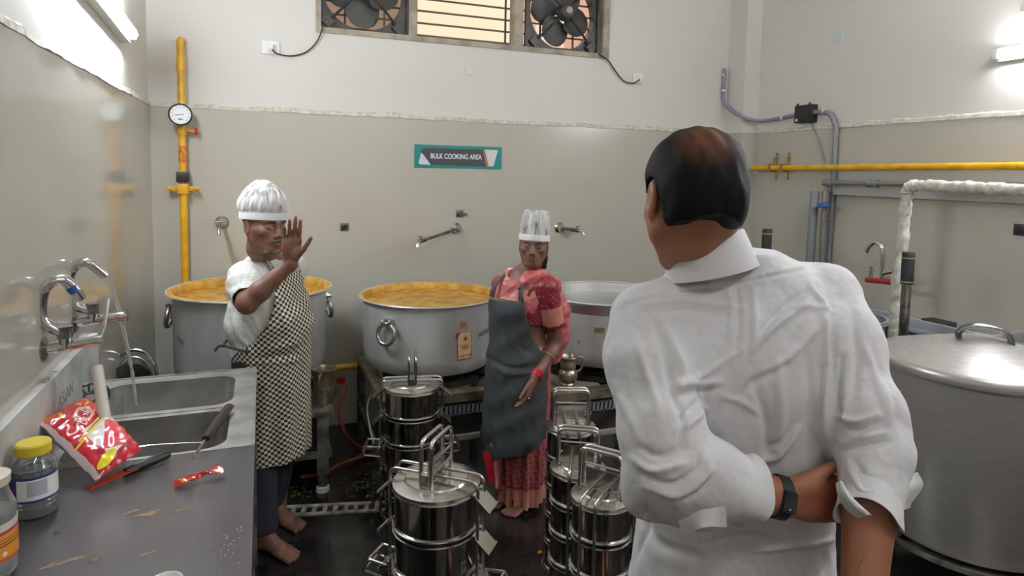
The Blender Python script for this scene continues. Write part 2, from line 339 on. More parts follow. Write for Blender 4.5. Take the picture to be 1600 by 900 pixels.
# ------------------------------------------------------------------ sign
s0 = at(647, 226.5, Y=YB-.01); SW, SH = .634, .158; sx, sz = .974, 1.9-SH
sg = thing('wall_sign', (sx+SW/2, YB-TH, sz), 'teal and grey sign reading BULK COOKING AREA on the back wall', 'sign')
Ms = {k: mat('sign_'+k, c, .35) for k, c in dict(teal=(20, 128, 122), grey=(62, 64, 68), pale=(205, 208, 212), orange=(176, 110, 70), rim=(150, 210, 205), text=(222, 226, 228)).items()}
def plate(name, poly, m, d0, d1, par, k=(SW, SH), o=(sx, sz)):
    b = BM(); prism(b, [(x*k[0], y*k[1]) for x, y in poly], d1-d0, (o[0], YB-TH-d0, o[1])); return obj(name, b, m, par, smooth=False)
plate('board', [(0, 0), (1, 0), (1, 1), (0, 1)], Ms['teal'], 0, .004, sg)
plate('grey_panel', [(.17, .14), (.81, .1), (.83, .16), (.78, .86), (.1, .86), (.07, .7)], Ms['grey'], .004, .0055, sg)
plate('pale_triangle', [(.045, .2), (.06, .15), (.18, .13), (.085, .62), (.07, .62)], Ms['pale'], .0055, .007, sg)
plate('orange_stripe', [(.815, .1), (.845, .1), (.845, .16), (.79, .84), (.77, .84)], Ms['orange'], .0055, .0066, sg)
plate('pale_panel', [(.845, .12), (.9, .12), (.95, .82), (.94, .86), (.795, .86)], Ms['pale'], .0066, .0078, sg)
text('lettering', 'BULK COOKING AREA', .049, (sx+SW*.468, YB-TH-.0062, sz+SH*.51), (1, 0, .0), (0, 0, 1), Ms['text'], sg, .0006, bold=.0009)
o = COL.objects[-1]; w0 = max(v.co.x for v in o.data.vertices)-min(v.co.x for v in o.data.vertices)
for v in o.data.vertices: v.co.x = (v.co.x-(sx+SW*.468-sg.location.x))*(SW*.585/w0)+(sx+SW*.468-sg.location.x)
# ------------------------------------------------------------------ sockets, plates, cables
def socket(x, z, label, w=.1, h=.075, plug=True):
    t = thing('wall_socket', (x, YB, z), label, 'socket'); b = BM(); box(b, (x-w/2, YB-.012, z-h/2), (x+w/2, YB, z+h/2), .003); obj('face_plate', b, M['white'], t)
    if plug:
        b = BM(); box(b, (x-.02, YB-.022, z-.025), (x+.03, YB-.012, z+.025), .002); box(b, (x-.012, YB-.05, z-.018), (x+.014, YB-.02, z+.016), .005); obj('plug', b, M['white'], t)
    return t
socket(.062, 2.468, 'white socket with plug on the wall left of the window', .105, .08); socket(2.72, 2.465, 'white socket with plug on the wall right of the window', .085, .075)
def cable(name, pts, r, m, label, k=8):
    b = BM(); tube(b, smooth_path(pts, k), r, 8); o = obj(name, b, m); return tag(o, label, 'cable')
y = YB-.02
cable('power_cable', [(.07, YB-.05, 2.45), (.1, y-.01, 2.43), (.18, y, 2.425), (.27, y, 2.455), (.34, y, 2.53), (.375, YB-.03, 2.62)], .0045, M['black'], 'black cable sagging from left fan to left socket')
cable('power_cable', [(2.36, YB-.03, 2.62), (2.45, y, 2.575), (2.5, y, 2.52), (2.58, y, 2.44), (2.66, y-.01, 2.42), (2.715, YB-.05, 2.45)], .005, M['black'], 'black cable sagging from right fan to right socket')
b = BM(); lathe(b, [(0, -.004), (.045, -.004), (.048, 0)], (XR, 3.42, 2.71), 32, 'x'); o = obj('blanking_plate', b, mat('pale_grey_plate', (196, 204, 204), .4)); tag(o, 'round pale cover plate high on the right wall', 'cover plate')
b = BM(); lathe(b, [(0, -.006), (.03, -.004), (.034, 0)], (1.36, YB, 2.425), 24, 'y'); o = obj('blanking_plate', b, M['paint']); tag(o, 'round painted-over cap on the back wall below the window', 'cover plate')
def outlet(x, z, label, stub):
    t = thing('pipe_outlet', (x, YB-TH, z), label, 'pipe outlet'); yy = YB-TH; b = BM(); box(b, (x-.026, yy-.008, z-.026), (x+.026, yy, z+.026), .002); obj('cover_plate', b, M['dullchrome'], t)
    b = BM(); lathe(b, [(0, -.03), (.012, -.03), (.014, -.008), (0, -.008)], (x, yy, z), 16, 'y')
    if stub: tube(b, [(x, yy-.02, z), (x+.045, yy-.03, z-.008)], .009, 10)
    obj('stub', b, M['black'] if not stub else M['dullchrome'], t)
outlet(.509, 1.342, 'small square outlet on the back wall between the two cooks', False); outlet(1.302, 1.427, 'small square outlet with stub above the long swing tap', True)
b = BM(); box(b, (XR-TH-.008, 2.14, 1.44), (XR-TH, 2.2, 1.5), .002); o = obj('pipe_outlet', b, M['black']); tag(o, 'small black outlet on the right wall at the photo edge', 'pipe outlet')
# ------------------------------------------------------------------ yellow gas pipes
px_ = -.435; py_ = YB-.07
t = thing('gas_riser', (px_, py_, .9), 'vertical yellow gas pipe with round gauge on the back wall', 'gas pipe')
b = BM(); tube(b, bend([(px_, YB-.01, 2.46), (px_, py_, 2.46), (px_, py_, .75)], .035), .021, 16); obj('pipe', b, M['yellow'], t)
b = BM(); lathe(b, [(0, 0), (.026, 0), (.026, .05), (0, .05)], (px_, py_, 2.33-.05), 18); obj('coupling', b, M['yellow'], t)
b = BM(); lathe(b, [(0, 0), (.058, 0), (.064, -.01), (.064, -.035), (.057, -.04), (.055, -.032), (0, -.032)], (px_, py_-.04, 2.02), 40, 'y'); g = obj('pressure_gauge', b, mat('gauge_case', (52, 62, 60), .3, .5), t)
b = BM(); lathe(b, [(0, -.0325), (.0548, -.0325), (.0548, -.034), (0, -.034)], (px_, py_-.04, 2.02), 40, 'y'); obj('dial', b, mat('gauge_dial', (232, 234, 232), .3), g)
b = BM(); yy = py_-.0745
for k in range(11):
    a = R(225-27*k); c, s = math.cos(a), math.sin(a); prism(b, [(c*.04-s*.0012, s*.04+c*.0012), (c*.04+s*.0012, s*.04-c*.0012), (c*.049+s*.0012, s*.049-c*.0012), (c*.049-s*.0012, s*.049+c*.0012)], .0008, (px_, yy, 2.02))
prism(b, [(-.028, -.006), (.02, .001), (.02, .004), (-.028, -.003)], .001, (px_, yy, 2.02)); prism(b, [(-.012, -.03), (.012, -.03), (.012, -.024), (-.012, -.024)], .001, (px_, yy, 2.02)); obj('needle', b, M['black'], g)
b = BM(); lathe(b, [(0, 0), (.027, 0), (.027, .045), (0, .045)], (px_, py_, 1.905), 18); tube(b, [(px_, py_, 1.93), (px_+.07, py_, 1.93)], .008, 10); v = obj('needle_valve', b, M['yellow'], t)
b = BM(); lathe(b, [(0, 0), (.02, 0), (.023, .008), (.02, .016), (0, .016)], (px_+.068, py_, 1.93), 16, 'x'); obj('knob', b, M['red'], v)
b = BM(); lathe(b, [(.0217, 0), (.0222, 0), (.0222, .1), (.0217, .1)], (px_, py_, 1.74), 18); obj('red_marking', b, mat('faded_red_print', (196, 92, 40), .5, c2=(214, 160, 40), nscale=60), t)
b = BM(); box(b, (px_-.034, py_-.034, 1.625), (px_+.034, py_+.034, 1.69), .006); obj('black_coupler', b, M['blackmetal'], t)
b = BM(); box(b, (px_-.085, py_-.008, 1.575), (px_+.085, py_+.012, 1.6), .004); box(b, (px_-.03, py_-.03, 1.555), (px_+.03, py_+.02, 1.615), .006)
for s in (-.07, .07): tube(b, [(px_+s, py_, 1.588), (px_+s, YB-TH, 1.588)], .007, 8); lathe(b, [(0, -.012), (.009, -.012), (.009, 0), (0, 0)], (px_+s, py_-.006, 1.588), 10, 'y')
obj('clamp', b, M['yellow'], t)
xx = XR-.075
t = thing('gas_main', (xx, 2.5, 1.8), 'long horizontal yellow gas pipe along the right wall', 'gas pipe')
b = BM(); tube(b, [(xx, 4.1, 1.79), (xx, .9, 1.812)], .021, 16); obj('pipe', b, M['yellow'], t)
for yy2 in (3.9, 3.78, 1.7):
    b = BM(); z = 1.793; box(b, (xx-.03, yy2-.009, z-.03), (xx+.03, yy2+.009, z+.03), .004); tube(b, [(xx+.02, yy2, z+.02), (xx+.02, yy2, z+.075), (XR-TH-.007, yy2, z+.075)], .006, 8); tube(b, [(xx+.045, yy2, z+.11), (xx+.045, yy2, z-.08)], .005, 8)
    for q in (.11, -.08): lathe(b, [(0, -.005), (.009, -.005), (.009, .005), (0, .005)], (xx+.045, yy2, z+q), 8)
    obj('bracket', b, mat('old_yellow_steel', (150, 116, 40), .5, .3), t)
# horizontal gas manifold by the left pot
t = thing('gas_manifold', (.3, 4.2, .48), 'low yellow gas pipe with red knob behind the jug', 'gas pipe')
a0 = at(490, 578, Y=4.15); a1 = at(553, 576, Y=4.15)
b = BM(); tube(b, [(.36, 4.15, a0[2]), (a1[0]+.1, 4.15, a0[2])], .022, 14); tube(b, [(.42, 4.15, a0[2]), (.42, 4.15, a0[2]-.11)], .014, 12); obj('pipe', b, M['yellow'], t)
kp = at(533, 594, Y=4.1); b = BM(); lathe(b, [(0, -.02), (.025, -.02), (.03, 0), (.025, .015), (0, .015)], kp, 18, 'y'); obj('knob', b, M['red'], t)
# ------------------------------------------------------------------ conduit, junction box
zc = 2.19
t = thing('electric_conduit', (3.585, YB-.2, 2.2), 'violet-grey conduit bending round the corner and down the right wall', 'conduit')
P0 = at(1132, 108, Y=YB-.02); xw = XR-.03
b = BM(); tube(b, smooth_path([P0+[0, .004, .0], P0+[.0, -.01, -.04], (P0[0], YB-.02, 2.42), (P0[0]+.005, YB-.03, 2.32), (3.548, YB-.12, 2.24), (3.55, YB-.21, 2.2), (3.60, YB-.245, 2.175), (3.68, YB-.27, 2.165), (xw, 3.95, 2.17), (xw, 3.7, 2.19)], 8), .014, 10); obj('conduit', b, M['conduit'], t)
b = BM(); tube(b, smooth_path([(xw, 3.62, 2.19), (xw, 3.5, 2.19), (xw, 3.42, 2.165), (xw, 3.37, 2.08), (xw, 3.36, 1.95), (xw, 3.365, .6)], 8), .018, 10); obj('conduit', b, M['cgrey'], t, label='grey lower conduit')
for p in (P0+[0, 0, -.05], (P0[0], YB-.02, 2.42)): obj('saddle', lathe(BM(), [(0, -.006), (.019, -.006), (.019, .006), (0, .006)], p, 12), M['white'], t)
for p in ((xw, 3.86, 2.175), (xw, 3.47, 2.19)): obj('saddle', lathe(BM(), [(0, -.006), (.019, -.006), (.019, .006), (0, .006)], p, 12, 'y'), M['white'], t)
t = thing('junction_box', (XR, 3.64, 2.19), 'black junction box on the right wall at the top of the cladding', 'junction box')
b = BM(); box(b, (XR-.06, 3.555, 2.12), (XR, 3.715, 2.25), .006); obj('body', b, M['black'], t)
b = BM(); box(b, (XR-.07, 3.565, 2.13), (XR-.058, 3.705, 2.24), .004)
for yy in (3.58, 3.69): tube(b, [(XR-.065, yy, 2.24), (XR-.05, yy, 2.262)], .007, 8)
obj('lid', b, M['black'], t); b = BM(); box(b, (XR-.073, 3.67, 2.132), (XR-.0695, 3.69, 2.15)); obj('sticker', b, M['white'], t, smooth=False)
cable('thin_wire', [(XR-.02, 3.6, 2.13), (XR-.02, 3.52, 2.0), (XR-.02, 3.45, 1.83)], .004, M['cgrey'], 'thin grey wire dropping from junction box to yellow pipe')
# ------------------------------------------------------------------ steel and wrapped pipes on the right wall
t = thing('water_pipes', (XR-.08, 3.3, 1.0), 'grey steel water pipes with blue valve in the right corner', 'pipe')
b = BM(); xx = XR-.09; A = at(1300, 285, X=xx); Bq = at(1700, 287, X=xx)
tube(b, bend([(xx, 3.36, .5), (xx, 3.36, A[2]-.005), (xx, 3.2, A[2]), (xx, Bq[1], A[2]+.01)], .03), .017, 12); obj('pipe', b, M['galv'], t)
b = BM(); tube(b, [(xx-.03, 3.45, .4), (xx-.03, 3.43, 1.63)], .03, 14); obj('pipe', b, M['cgrey'], t)
b = BM(); box(b, (XR-.055, Bq[1], 1.612), (XR-TH-.001, 3.33, 1.632)); box(b, (XR-.06, Bq[1], 1.61), (XR-.0552, 3.33, 1.655)); obj('support_rail', b, mat('pale_rail', (166, 166, 162), .5), t)
obj('coupling', lathe(BM(), [(0, -.035), (.026, -.035), (.026, -.02), (.022, -.018), (.022, .018), (.026, .02), (.026, .035), (0, .035)], (xx, 3.0, A[2]), 14, 'y'), M['galv'], t); obj('coupling', lathe(BM(), [(0, -.03), (.024, -.03), (.024, .03), (0, .03)], (xx, 3.35, A[2]-.005), 14, 'y'), M['galv'], t); obj('coupling', lathe(BM(), [(0, 0), (.025, 0), (.025, .07), (0, .07)], (xx, 3.36, 1.56), 14), M['galv'], t)
b = BM(); lathe(b, [(0, -.012), (.03, -.014), (.042, -.008), (.042, .008), (.03, .014), (0, .012)], (xx-.05, 3.33, 1.535), 20, 'z'); obj('valve_wheel', b, M['blue'], t)
b = BM(); lathe(b, [(0, 0), (.026, 0), (.026, .04), (0, .04)], (xx-.0, 3.36, 1.44), 14); obj('brass_nut', b, M['brass'], t)
xx = 3.42; t = thing('wrapped_pipe', (xx, 2.6, .75), 'white cloth-wrapped pipe bending down beside the lidded vessel', 'pipe')
pts = [at(1392, 560, X=xx), at(1400, 480, X=xx), at(1410, 380, X=xx), at(1418, 300, X=xx)]; e = at(1424, 290, X=xx); e2 = at(1800, 300, X=xx)
b = BM(); path = smooth_path(pts[:1]+pts[1:2]+pts[2:3]+[at(1416, 312, X=xx), at(1421, 293, X=xx), at(1440, 290, X=xx), at(1520, 293, X=xx), at(1600, 297, X=xx), e2], 14)
rr_ = [.031+.003*math.sin(i*.7)+.003*math.sin(i*1.9+1)+(.006 if abs(i-20) < 4 else 0) for i in range(len(path))]; tube(b, path, rr_, 16); wp = obj('wrapping', b, M['wrap'], t)
# ------------------------------------------------------------------ wall taps, back wall
def swing_tap(x, z, tip, label, drop=None):
    t = thing('wall_tap', (x, YB-TH, z), label, 'tap', 'taps on the back wall'); y0 = YB-TH
    b = BM(); lathe(b, [(0, 0), (.038, 0), (.04, -.006), (.03, -.016), (.02, -.03), (.019, -.045), (0, -.048)], (x, y0, z), 28, 'y'); obj('flange', b, M['chrome'], t)
    tip = Vector(tip); s = Vector((x, y0-.035, z)); b = BM(); tube(b, [s, tip], .0105, 12); d = (tip-s).normalized(); tube(b, [tip-d*.05, tip+d*.012], .015, 12); obj('spout_arm', b, M['dullchrome'], t)
    b = BM(); tube(b, [tip, tip+Vector((0, 0, .035))], .008, 10); tube(b, [tip+Vector((-.022, 0, .036)), tip+Vector((.022, 0, .036))], .006, 8); obj('handle', b, M['chrome'], t)
    b = BM(); tube(b, smooth_path([tip, tip+d*.03+Vector((0, -.01, -.004)), tip+d*.04+Vector((0, -.016, -.03))], 4), .011, 10); obj('nozzle', b, M['chrome'], t)
swing_tap(1.276, 1.319, at(657, 377, Y=YB-.28), 'long chrome swing tap above the middle pot, pointing left')
swing_tap(2.08, 1.315, at(902, 360, Y=YB-.1), 'short chrome tap on the wall beside the woman, pointing right')
swing_tap(-.23, 1.38, at(343, 356, Y=YB-.2), 'chrome tap on the back wall behind the left cook')
# ------------------------------------------------------------------ goosenecks on the left wall
def goose(y, z, px, label, flow):
    t = thing('gooseneck_tap', (XL+TH, y, z), label, 'tap', 'gooseneck taps over the sink'); x0 = XL+TH
    b = BM(); lathe(b, [(0, 0), (.036, 0), (.036, .005), (.02, .012), (0, .014)], (x0, y, z), 26, 'x'); obj('flange', b, M['dullchrome'], t)
    b = BM(); tube(b, [(x0, y, z), (x0+.13, y+.012, z+.012)], .0155, 14); lathe(b, [(0, 0), (.016, 0), (.017, .03), (.0, .03)], (x0+.055, y+.004, z), 14); lathe(b, [(0, -.01), (.017, -.01), (.017, .01), (0, .01)], (x0+.14, y+.012, z+.012), 14, 'x'); obj('body', b, M['chrome'], t)
    b = BM(); lathe(b, [(.0, 0), (.0205, 0), (.0205, .035), (.0, .035)], (x0+.055, y+.004, z+.03), 14); obj('collar', b, M['dullchrome'], t)
    path = [at(u, v, Y=y+dy) for u, v, dy in px]
    b = BM(); tube(b, smooth_path([(x0+.055, y+.004, z+.04)]+path, 8), .0165, 14); sp = obj('spout', b, M['chrome'], t)
    b = BM(); q = Vector((x0+.14, y+.012, z+.012))
    if flow: tube(b, [q, q+Vector((.02, 0, .002))], .009, 10); tube(b, [q+Vector((.018, 0, -.018)), q+Vector((.018, 0, .022))], .005, 8)
    else: tube(b, [q, q+Vector((.012, .02, .04)), q+Vector((.02, .05, .12))], [.007, .005, .004], 8)
    obj('lever', b, M['chrome'], t); return t, path
y1_ = 2.25; t1, p1_ = goose(y1_, 1.17, [(67, 500, 0), (66, 462, 0), (78, 442, .0), (100, 438, .01), (117, 452, .02), (127, 467, .03)], 'near chrome gooseneck tap with blue band, not running', False)
b = BM(); tube(b, [at(110, 446.5, Y=y1_+.014), at(118, 454.5, Y=y1_+.021)], .0172, 14); obj('blue_band', b, M['blue'], t1)
y2_ = 2.59; t2, p2_ = goose(y2_, 1.172, [(117, 475, 0), (108, 438, 0), (118, 415, .0), (137, 411, .0), (152, 421, .01), (164, 431, .02)], 'far chrome gooseneck tap with water running into the sink', True)
M['water'] = mat('running_water', (225, 232, 236), .08, trans=.85, spec=.6)
wpts = [at(u, v, Y=yy) for u, v, yy in ((163, 430, 2.61), (172, 445, 2.615), (183, 475, 2.62), (193, 515, 2.62), (201, 552, 2.62), (207, 585, 2.62), (213, 634, 2.58))]
b = BM(); tube(b, smooth_path(wpts, 8), [.0085*(1-.45*i/48)+.0012*math.sin(i*1.3) for i in range(49)], 10); o = obj('water_stream', b, M['water']); tag(o, 'clear stream of water falling from the far gooseneck tap', 'water')
# ------------------------------------------------------------------ counter and sink
ZT = .85; CX = -.028; CY1 = 2.12; CYE = 2.95
def stain_mat():
    m = M['granite']; return m
t = thing('worktop', (-.3, 1.2, 0), 'dark stone worktop along the left wall in front of the sink', 'worktop')
b = BM(); box(b, (XL+TH+.002, -.4, ZT-.035), (CX, CY1-.001, ZT), .003); obj('slab', b, stain_mat(), t)
b = BM(); box(b, (XL+.012, -.35, 0), (CX-.03, -.25, ZT-.035)); box(b, (XL+.012, 1.0, 0), (CX-.03, 1.1, ZT-.035)); box(b, (XL+.012, CY1-.1, 0), (CX-.03, CY1-.01, ZT-.035)); obj('support', b, mat('support_plaster', (110, 108, 104), .7), t, smooth=False)
t = thing('double_sink', (-.3, 2.5, 0), 'stainless steel double-bowl sink unit at the left wall', 'sink')
def rrect(x0, x1, y0, y1, r, n=8):
    P = []
    for cx, cy, a0 in ((x1-r, y1-r, 0), (x0+r, y1-r, 90), (x0+r, y0+r, 180), (x1-r, y0+r, 270)):
        for k in range(n+1): a = R(a0+90*k/n); P.append((cx+r*math.cos(a), cy+r*math.sin(a)))
    return P
bowls = [(-.565, -.112, 2.105+.03, 2.465), (-.565, -.108, 2.53, 2.88)]
b = BM()
def deck(b, x0, x1, y0, y1, bowl, z):
    P = rrect(*bowl, .07); vi = [b.verts.new((p[0], p[1], z)) for p in P]; vo = []
    cx, cy = (bowl[0]+bowl[1])/2, (bowl[2]+bowl[3])/2
    for k, p in enumerate(P):
        dx, dy = p[0]-cx, p[1]-cy; sx_ = ((x1 if dx > 0 else x0)-cx)/dx if abs(dx) > 1e-6 else 1e9; sy_ = ((y1 if dy > 0 else y0)-cy)/dy if abs(dy) > 1e-6 else 1e9
        # corners of the arc go to the outer corner
        q = min(sx_, sy_); vo.append(b.verts.new((cx+dx*q, cy+dy*q, z)))
    n = len(P)
    for k in range(n): b.faces.new((vi[k], vi[(k+1) % n], vo[(k+1) % n], vo[k]))
    return P
for (y0, y1), bw in zip(((CY1, 2.5), (2.5, CYE)), bowls): deck(b, XL+TH, CX, y0, y1, bw, ZT)
# close the outer corners left by the radial fan
for (y0, y1) in ((CY1, 2.5), (2.5, CYE)):
    V = [b.verts.new((x, y, ZT-.0015)) for x, y in ((XL+TH, y0), (XL+TH+.06, y0), (XL+TH, y0+.06))]; b.faces.new(V)
    V = [b.verts.new((x, y, ZT-.0015)) for x, y in ((CX, y0), (CX, y0+.06), (CX-.06, y0))]; b.faces.new(V)
    V = [b.verts.new((x, y, ZT-.0015)) for x, y in ((XL+TH, y1), (XL+TH, y1-.06), (XL+TH+.06, y1))]; b.faces.new(V)
    V = [b.verts.new((x, y, ZT-.0015)) for x, y in ((CX, y1), (CX-.06, y1), (CX, y1-.06))]; b.faces.new(V)
box(b, (CX-.002, CY1, ZT-.05), (CX, CYE, ZT+.004)); box(b, (XL+TH, CYE-.006, ZT-.05), (CX, CYE, ZT+.006)); box(b, (-.58, 2.492, ZT-.001), (-.1, 2.503, ZT+.003))
obj('deck', b, M['sinksteel'], t)
for bw in bowls:
    b = BM(); x0, x1, y0, y1 = bw; prof = [(0, 0, .07), (0, -.006, .07), (.004, -.02, .07), (.012, -.2, .065), (.03, -.225, .06), (.07, -.235, .05)]
    rings = [[b.verts.new((p[0], p[1], ZT+dz)) for p in rrect(x0+i, x1-i, y0+i, y1-i, r)] for i, dz, r in prof]; n = len(rings[0])
    for A_, B_ in zip(rings, rings[1:]):
        for k in range(n): b.faces.new((A_[k], A_[(k+1) % n], B_[(k+1) % n], B_[k]))
    b.faces.new(rings[-1]); obj('bowl', b, mat('bowl_steel', (150, 148, 144), .34, .6, c2=(128, 126, 122), nscale=7, bump=.05), t)
b = BM()
for y in (CY1+.05, CYE-.05): box(b, (CX-.045, y-.02, 0), (CX-.005, y+.02, ZT-.05)); box(b, (XL+.03, y-.02, 0), (XL+.07, y+.02, ZT-.05))
box(b, (XL+.03, CYE-.06, .2), (CX-.01, CYE-.03, .24)); obj('leg_frame', b, M['frame'], t, smooth=False)
# marble upstand
t = thing('upstand', (XL+.03, 2.0, ZT), 'stained white marble upstand along the wall behind the sink', 'upstand')
b = BM(); box(b, (XL+TH, 1.8, ZT), (XL+.034, 2.8, 1.085), .002); obj('slab', b, M['marble'], t)
text('lettering', 'ASIAN', .06, (XL+.0345, 2.36, .99), (0, 1, 0), (0, 0, 1), mat('faded_print', (128, 124, 120), .5), t, .0003)
text('lettering', 'ASIANGR', .03, (XL+.022, 2.25, 1.0854), (0, 1, 0), (-1, 0, 0), mat('faded_print_dark', (96, 96, 94), .5), t, .0003)
# white plastic standpipe
a0 = at(171, 668, Z=ZT); b = BM(); p0 = Vector((-.47, 2.2, ZT)); 
lo_ = Vector(at(167, 676, Y=2.16)); hi_ = Vector(at(151, 572, Y=2.24)); lo_.z = max(lo_.z, ZT+.001)
tube(b, [lo_, hi_], .0165, 18, caps=False); tube(b, [lo_, hi_], .0135, 18, caps=False); o = obj('plastic_pipe', b, mat('white_pvc', (205, 203, 194), .4)); tag(o, 'short white plastic pipe standing at the sink corner', 'pipe')
# round green-black strainer
c0 = at(140, 622, Z=ZT+.06); t = thing('scrubber_dish', (c0[0], c0[1], ZT), 'round dark green slotted dish leaning by the white pipe', 'dish')
b = BM(); u = Vector((.85, .45, .25)).normalized(); v = Vector((-.2, .1, .97)); v = (v-u*v.dot(u)).normalized(); nn = u.cross(v)
C0 = Vector(c0)
for i in range(2): tube(b, [C0+(u*math.cos(a)+v*math.sin(a)*.8)*(.06-.038*i) for a in [2*PI*k/32 for k in range(32)]], .005, 8, closed=True)
for k in range(14):
    a = 2*PI*k/14; d = (u*math.cos(a)+v*math.sin(a)*.8); tube(b, [C0+d*.02, C0+d*.06], .0038, 6)
obj('slotted_ring', b, mat('dark_green_plastic', (40, 66, 52), .35), t)
# basin behind the sink
c0 = at(192, 590, Y=3.25); t = thing('steel_basin', (c0[0], 3.25, c0[2]), 'steel basin rim showing behind the sink by the left wall', 'basin')
b = BM(); C0 = Vector((c0[0]+.03, 3.3, c0[2]-.02)); 
for rr0, ww in ((.12, .008), (.085, .006)): tube(b, [C0+Vector((math.cos(a)*rr0*.8, math.sin(a)*.04, math.sin(a)*rr0)) for a in [2*PI*k/40 for k in range(40)]], ww, 8, closed=True)
lathe(b, [(0, 0), (.07, 0), (.085, -.02), (.085, -.06), (0, -.06)], C0, 32, 'y'); obj('rim', b, M['dullchrome'], t)
b = BM(); box(b, (C0.x-.08, 3.24, 0), (C0.x+.1, 3.42, C0.z-.11), .004); obj('stool', b, M['stoved'], t)
# pan handle in the near bowl
t = thing('frying_pan', (-.2, 2.3, .7), 'pan lying in the near sink bowl, black handle sticking out', 'pan')
h0 = Vector(at(318, 690, Z=.858)); h1 = Vector(at(358, 648, Y=2.44)); h1.z = max(h1.z, .87)
b = BM(); tube(b, [h0+(h1-h0)*.08, h0+(h1-h0)*.5, h1], [.013, .019, .016], 12, flat=((0, 0, 1), .75)); obj('handle', b, mat('dark_brown_handle', (48, 38, 32), .4), t)
b = BM(); tube(b, [h0-(h1-h0)*.35+Vector((0, 0, -.005)), h0+(h1-h0)*.12], .004, 8); tube(b, smooth_path([at(318, 692, Z=.855), at(285, 693, Z=.853), at(240, 696, Z=.852), at(215, 699, Z=.852)], 6), .003, 8); obj('rod', b, M['chrome'], t)
# ------------------------------------------------------------------ things on the worktop
def printed(name, base, items, rough=.3):
    """base colour with coloured shapes laid by UV: items = (kind, cx, cy, a, b, angle, colour)"""
    m = mat(name, base, rough, coat=.3); n = m.node_tree.nodes; l = m.node_tree.links; uv = n.new('ShaderNodeTexCoord').outputs['UV']; cur = None
    for kind, cx, cy, a, b_, ang, col in items:
        mp = n.new('ShaderNodeMapping'); mp.vector_type = 'TEXTURE'; mp.inputs['Location'].default_value = (cx, cy, 0); mp.inputs['Rotation'].default_value = (0, 0, R(ang)); mp.inputs['Scale'].default_value = (a, b_, 1); l.new(uv, mp.inputs[0])
        if kind == 'disc':
            g = n.new('ShaderNodeVectorMath'); g.operation = 'LENGTH'; l.new(mp.outputs[0], g.inputs[0]); val = g.outputs['Value']
        else:
            ab = n.new('ShaderNodeVectorMath'); ab.operation = 'ABSOLUTE'; l.new(mp.outputs[0], ab.inputs[0]); s = n.new('ShaderNodeSeparateXYZ'); l.new(ab.outputs[0], s.inputs[0])
            if kind == 'ring':
                g = n.new('ShaderNodeVectorMath'); g.operation = 'LENGTH'; l.new(mp.outputs[0], g.inputs[0]); q = n.new('ShaderNodeMath'); q.operation = 'SUBTRACT'; l.new(g.outputs['Value'], q.inputs[0]); q.inputs[1].default_value = .85; q2 = n.new('ShaderNodeMath'); q2.operation = 'ABSOLUTE'; l.new(q.outputs[0], q2.inputs[0]); q3 = n.new('ShaderNodeMath'); q3.operation = 'MULTIPLY'; q3.inputs[1].default_value = 6.; l.new(q2.outputs[0], q3.inputs[0]); val = q3.outputs[0]
            else:
                mxn = n.new('ShaderNodeMath'); mxn.operation = 'MAXIMUM' if kind == 'rect' else 'ADD'; l.new(s.outputs[0], mxn.inputs[0]); l.new(s.outputs[1], mxn.inputs[1]); val = mxn.outputs[0]
        lt = n.new('ShaderNodeMath'); lt.operation = 'LESS_THAN'; l.new(val, lt.inputs[0]); lt.inputs[1].default_value = 1
        mx = n.new('ShaderNodeMix'); mx.data_type = 'RGBA'; l.new(lt.outputs[0], mx.inputs[0])
        if cur is None: mx.inputs[6].default_value = lin(base)
        else: l.new(cur, mx.inputs[6])
        mx.inputs[7].default_value = lin(col); cur = mx.outputs[2]
    l.new(cur, n['Principled BSDF'].inputs['Base Color']); return m
def uvset(o, fn):
    me = o.data; uvl = me.uv_layers.new(name='uv')
    for lp in me.loops: uvl.data[lp.index].uv = fn(me.vertices[lp.vertex_index].co)
# the packet: pillow shape lying tilted on the wooden-handled scraper
Cn = [at(52, 668, Z=ZT+.13), at(128, 628, Z=ZT+.105), at(215, 712, Z=ZT+.05), at(143, 762, Z=ZT+.012)]  # topleft, topright, bottomright, bottomleft
Cn = [Vector(c) for c in Cn]; t = thing('flour_packet', (Cn[3].x, Cn[3].y, ZT), 'red plastic packet with white and yellow print leaning on the worktop', 'packet')
b = BM(); nu, nv = 36, 26; nrm = ((Cn[1]-Cn[0]).cross(Cn[3]-Cn[0])).normalized()
if nrm.z < 0: nrm = -nrm
gr = {}
for side in (1, -1):
    for i in range(nu+1):
        for j in range(nv+1):
            u, v = i/nu, j/nv; p = Cn[0]*(1-u)*(1-v)+Cn[1]*(1-u)*v+Cn[2]*u*v+Cn[3]*u*(1-v)
            e = (max(0, 1-abs(2*u-1)**3.2)*max(0, 1-abs(2*v-1)**2.6))**.55; th = .034*e*(1 if u > .12 else .5+u*4)
            wr_ = .0035*math.sin(u*23+v*9)*math.sin(v*17-u*5)+.002*math.sin(u*51+3*math.sin(v*12)); pin = (1-e)*.0
            q = p+nrm*(side*th+.02+wr_*(.4+e*.6)); gr[side, i, j] = b.verts.new(q)
for side in (1, -1):
    for i in range(nu):
        for j in range(nv): b.faces.new((gr[side, i, j], gr[side, i+1, j], gr[side, i+1, j+1], gr[side, i, j+1]))
bmesh.ops.remove_doubles(b, verts=b.verts, dist=.0004)
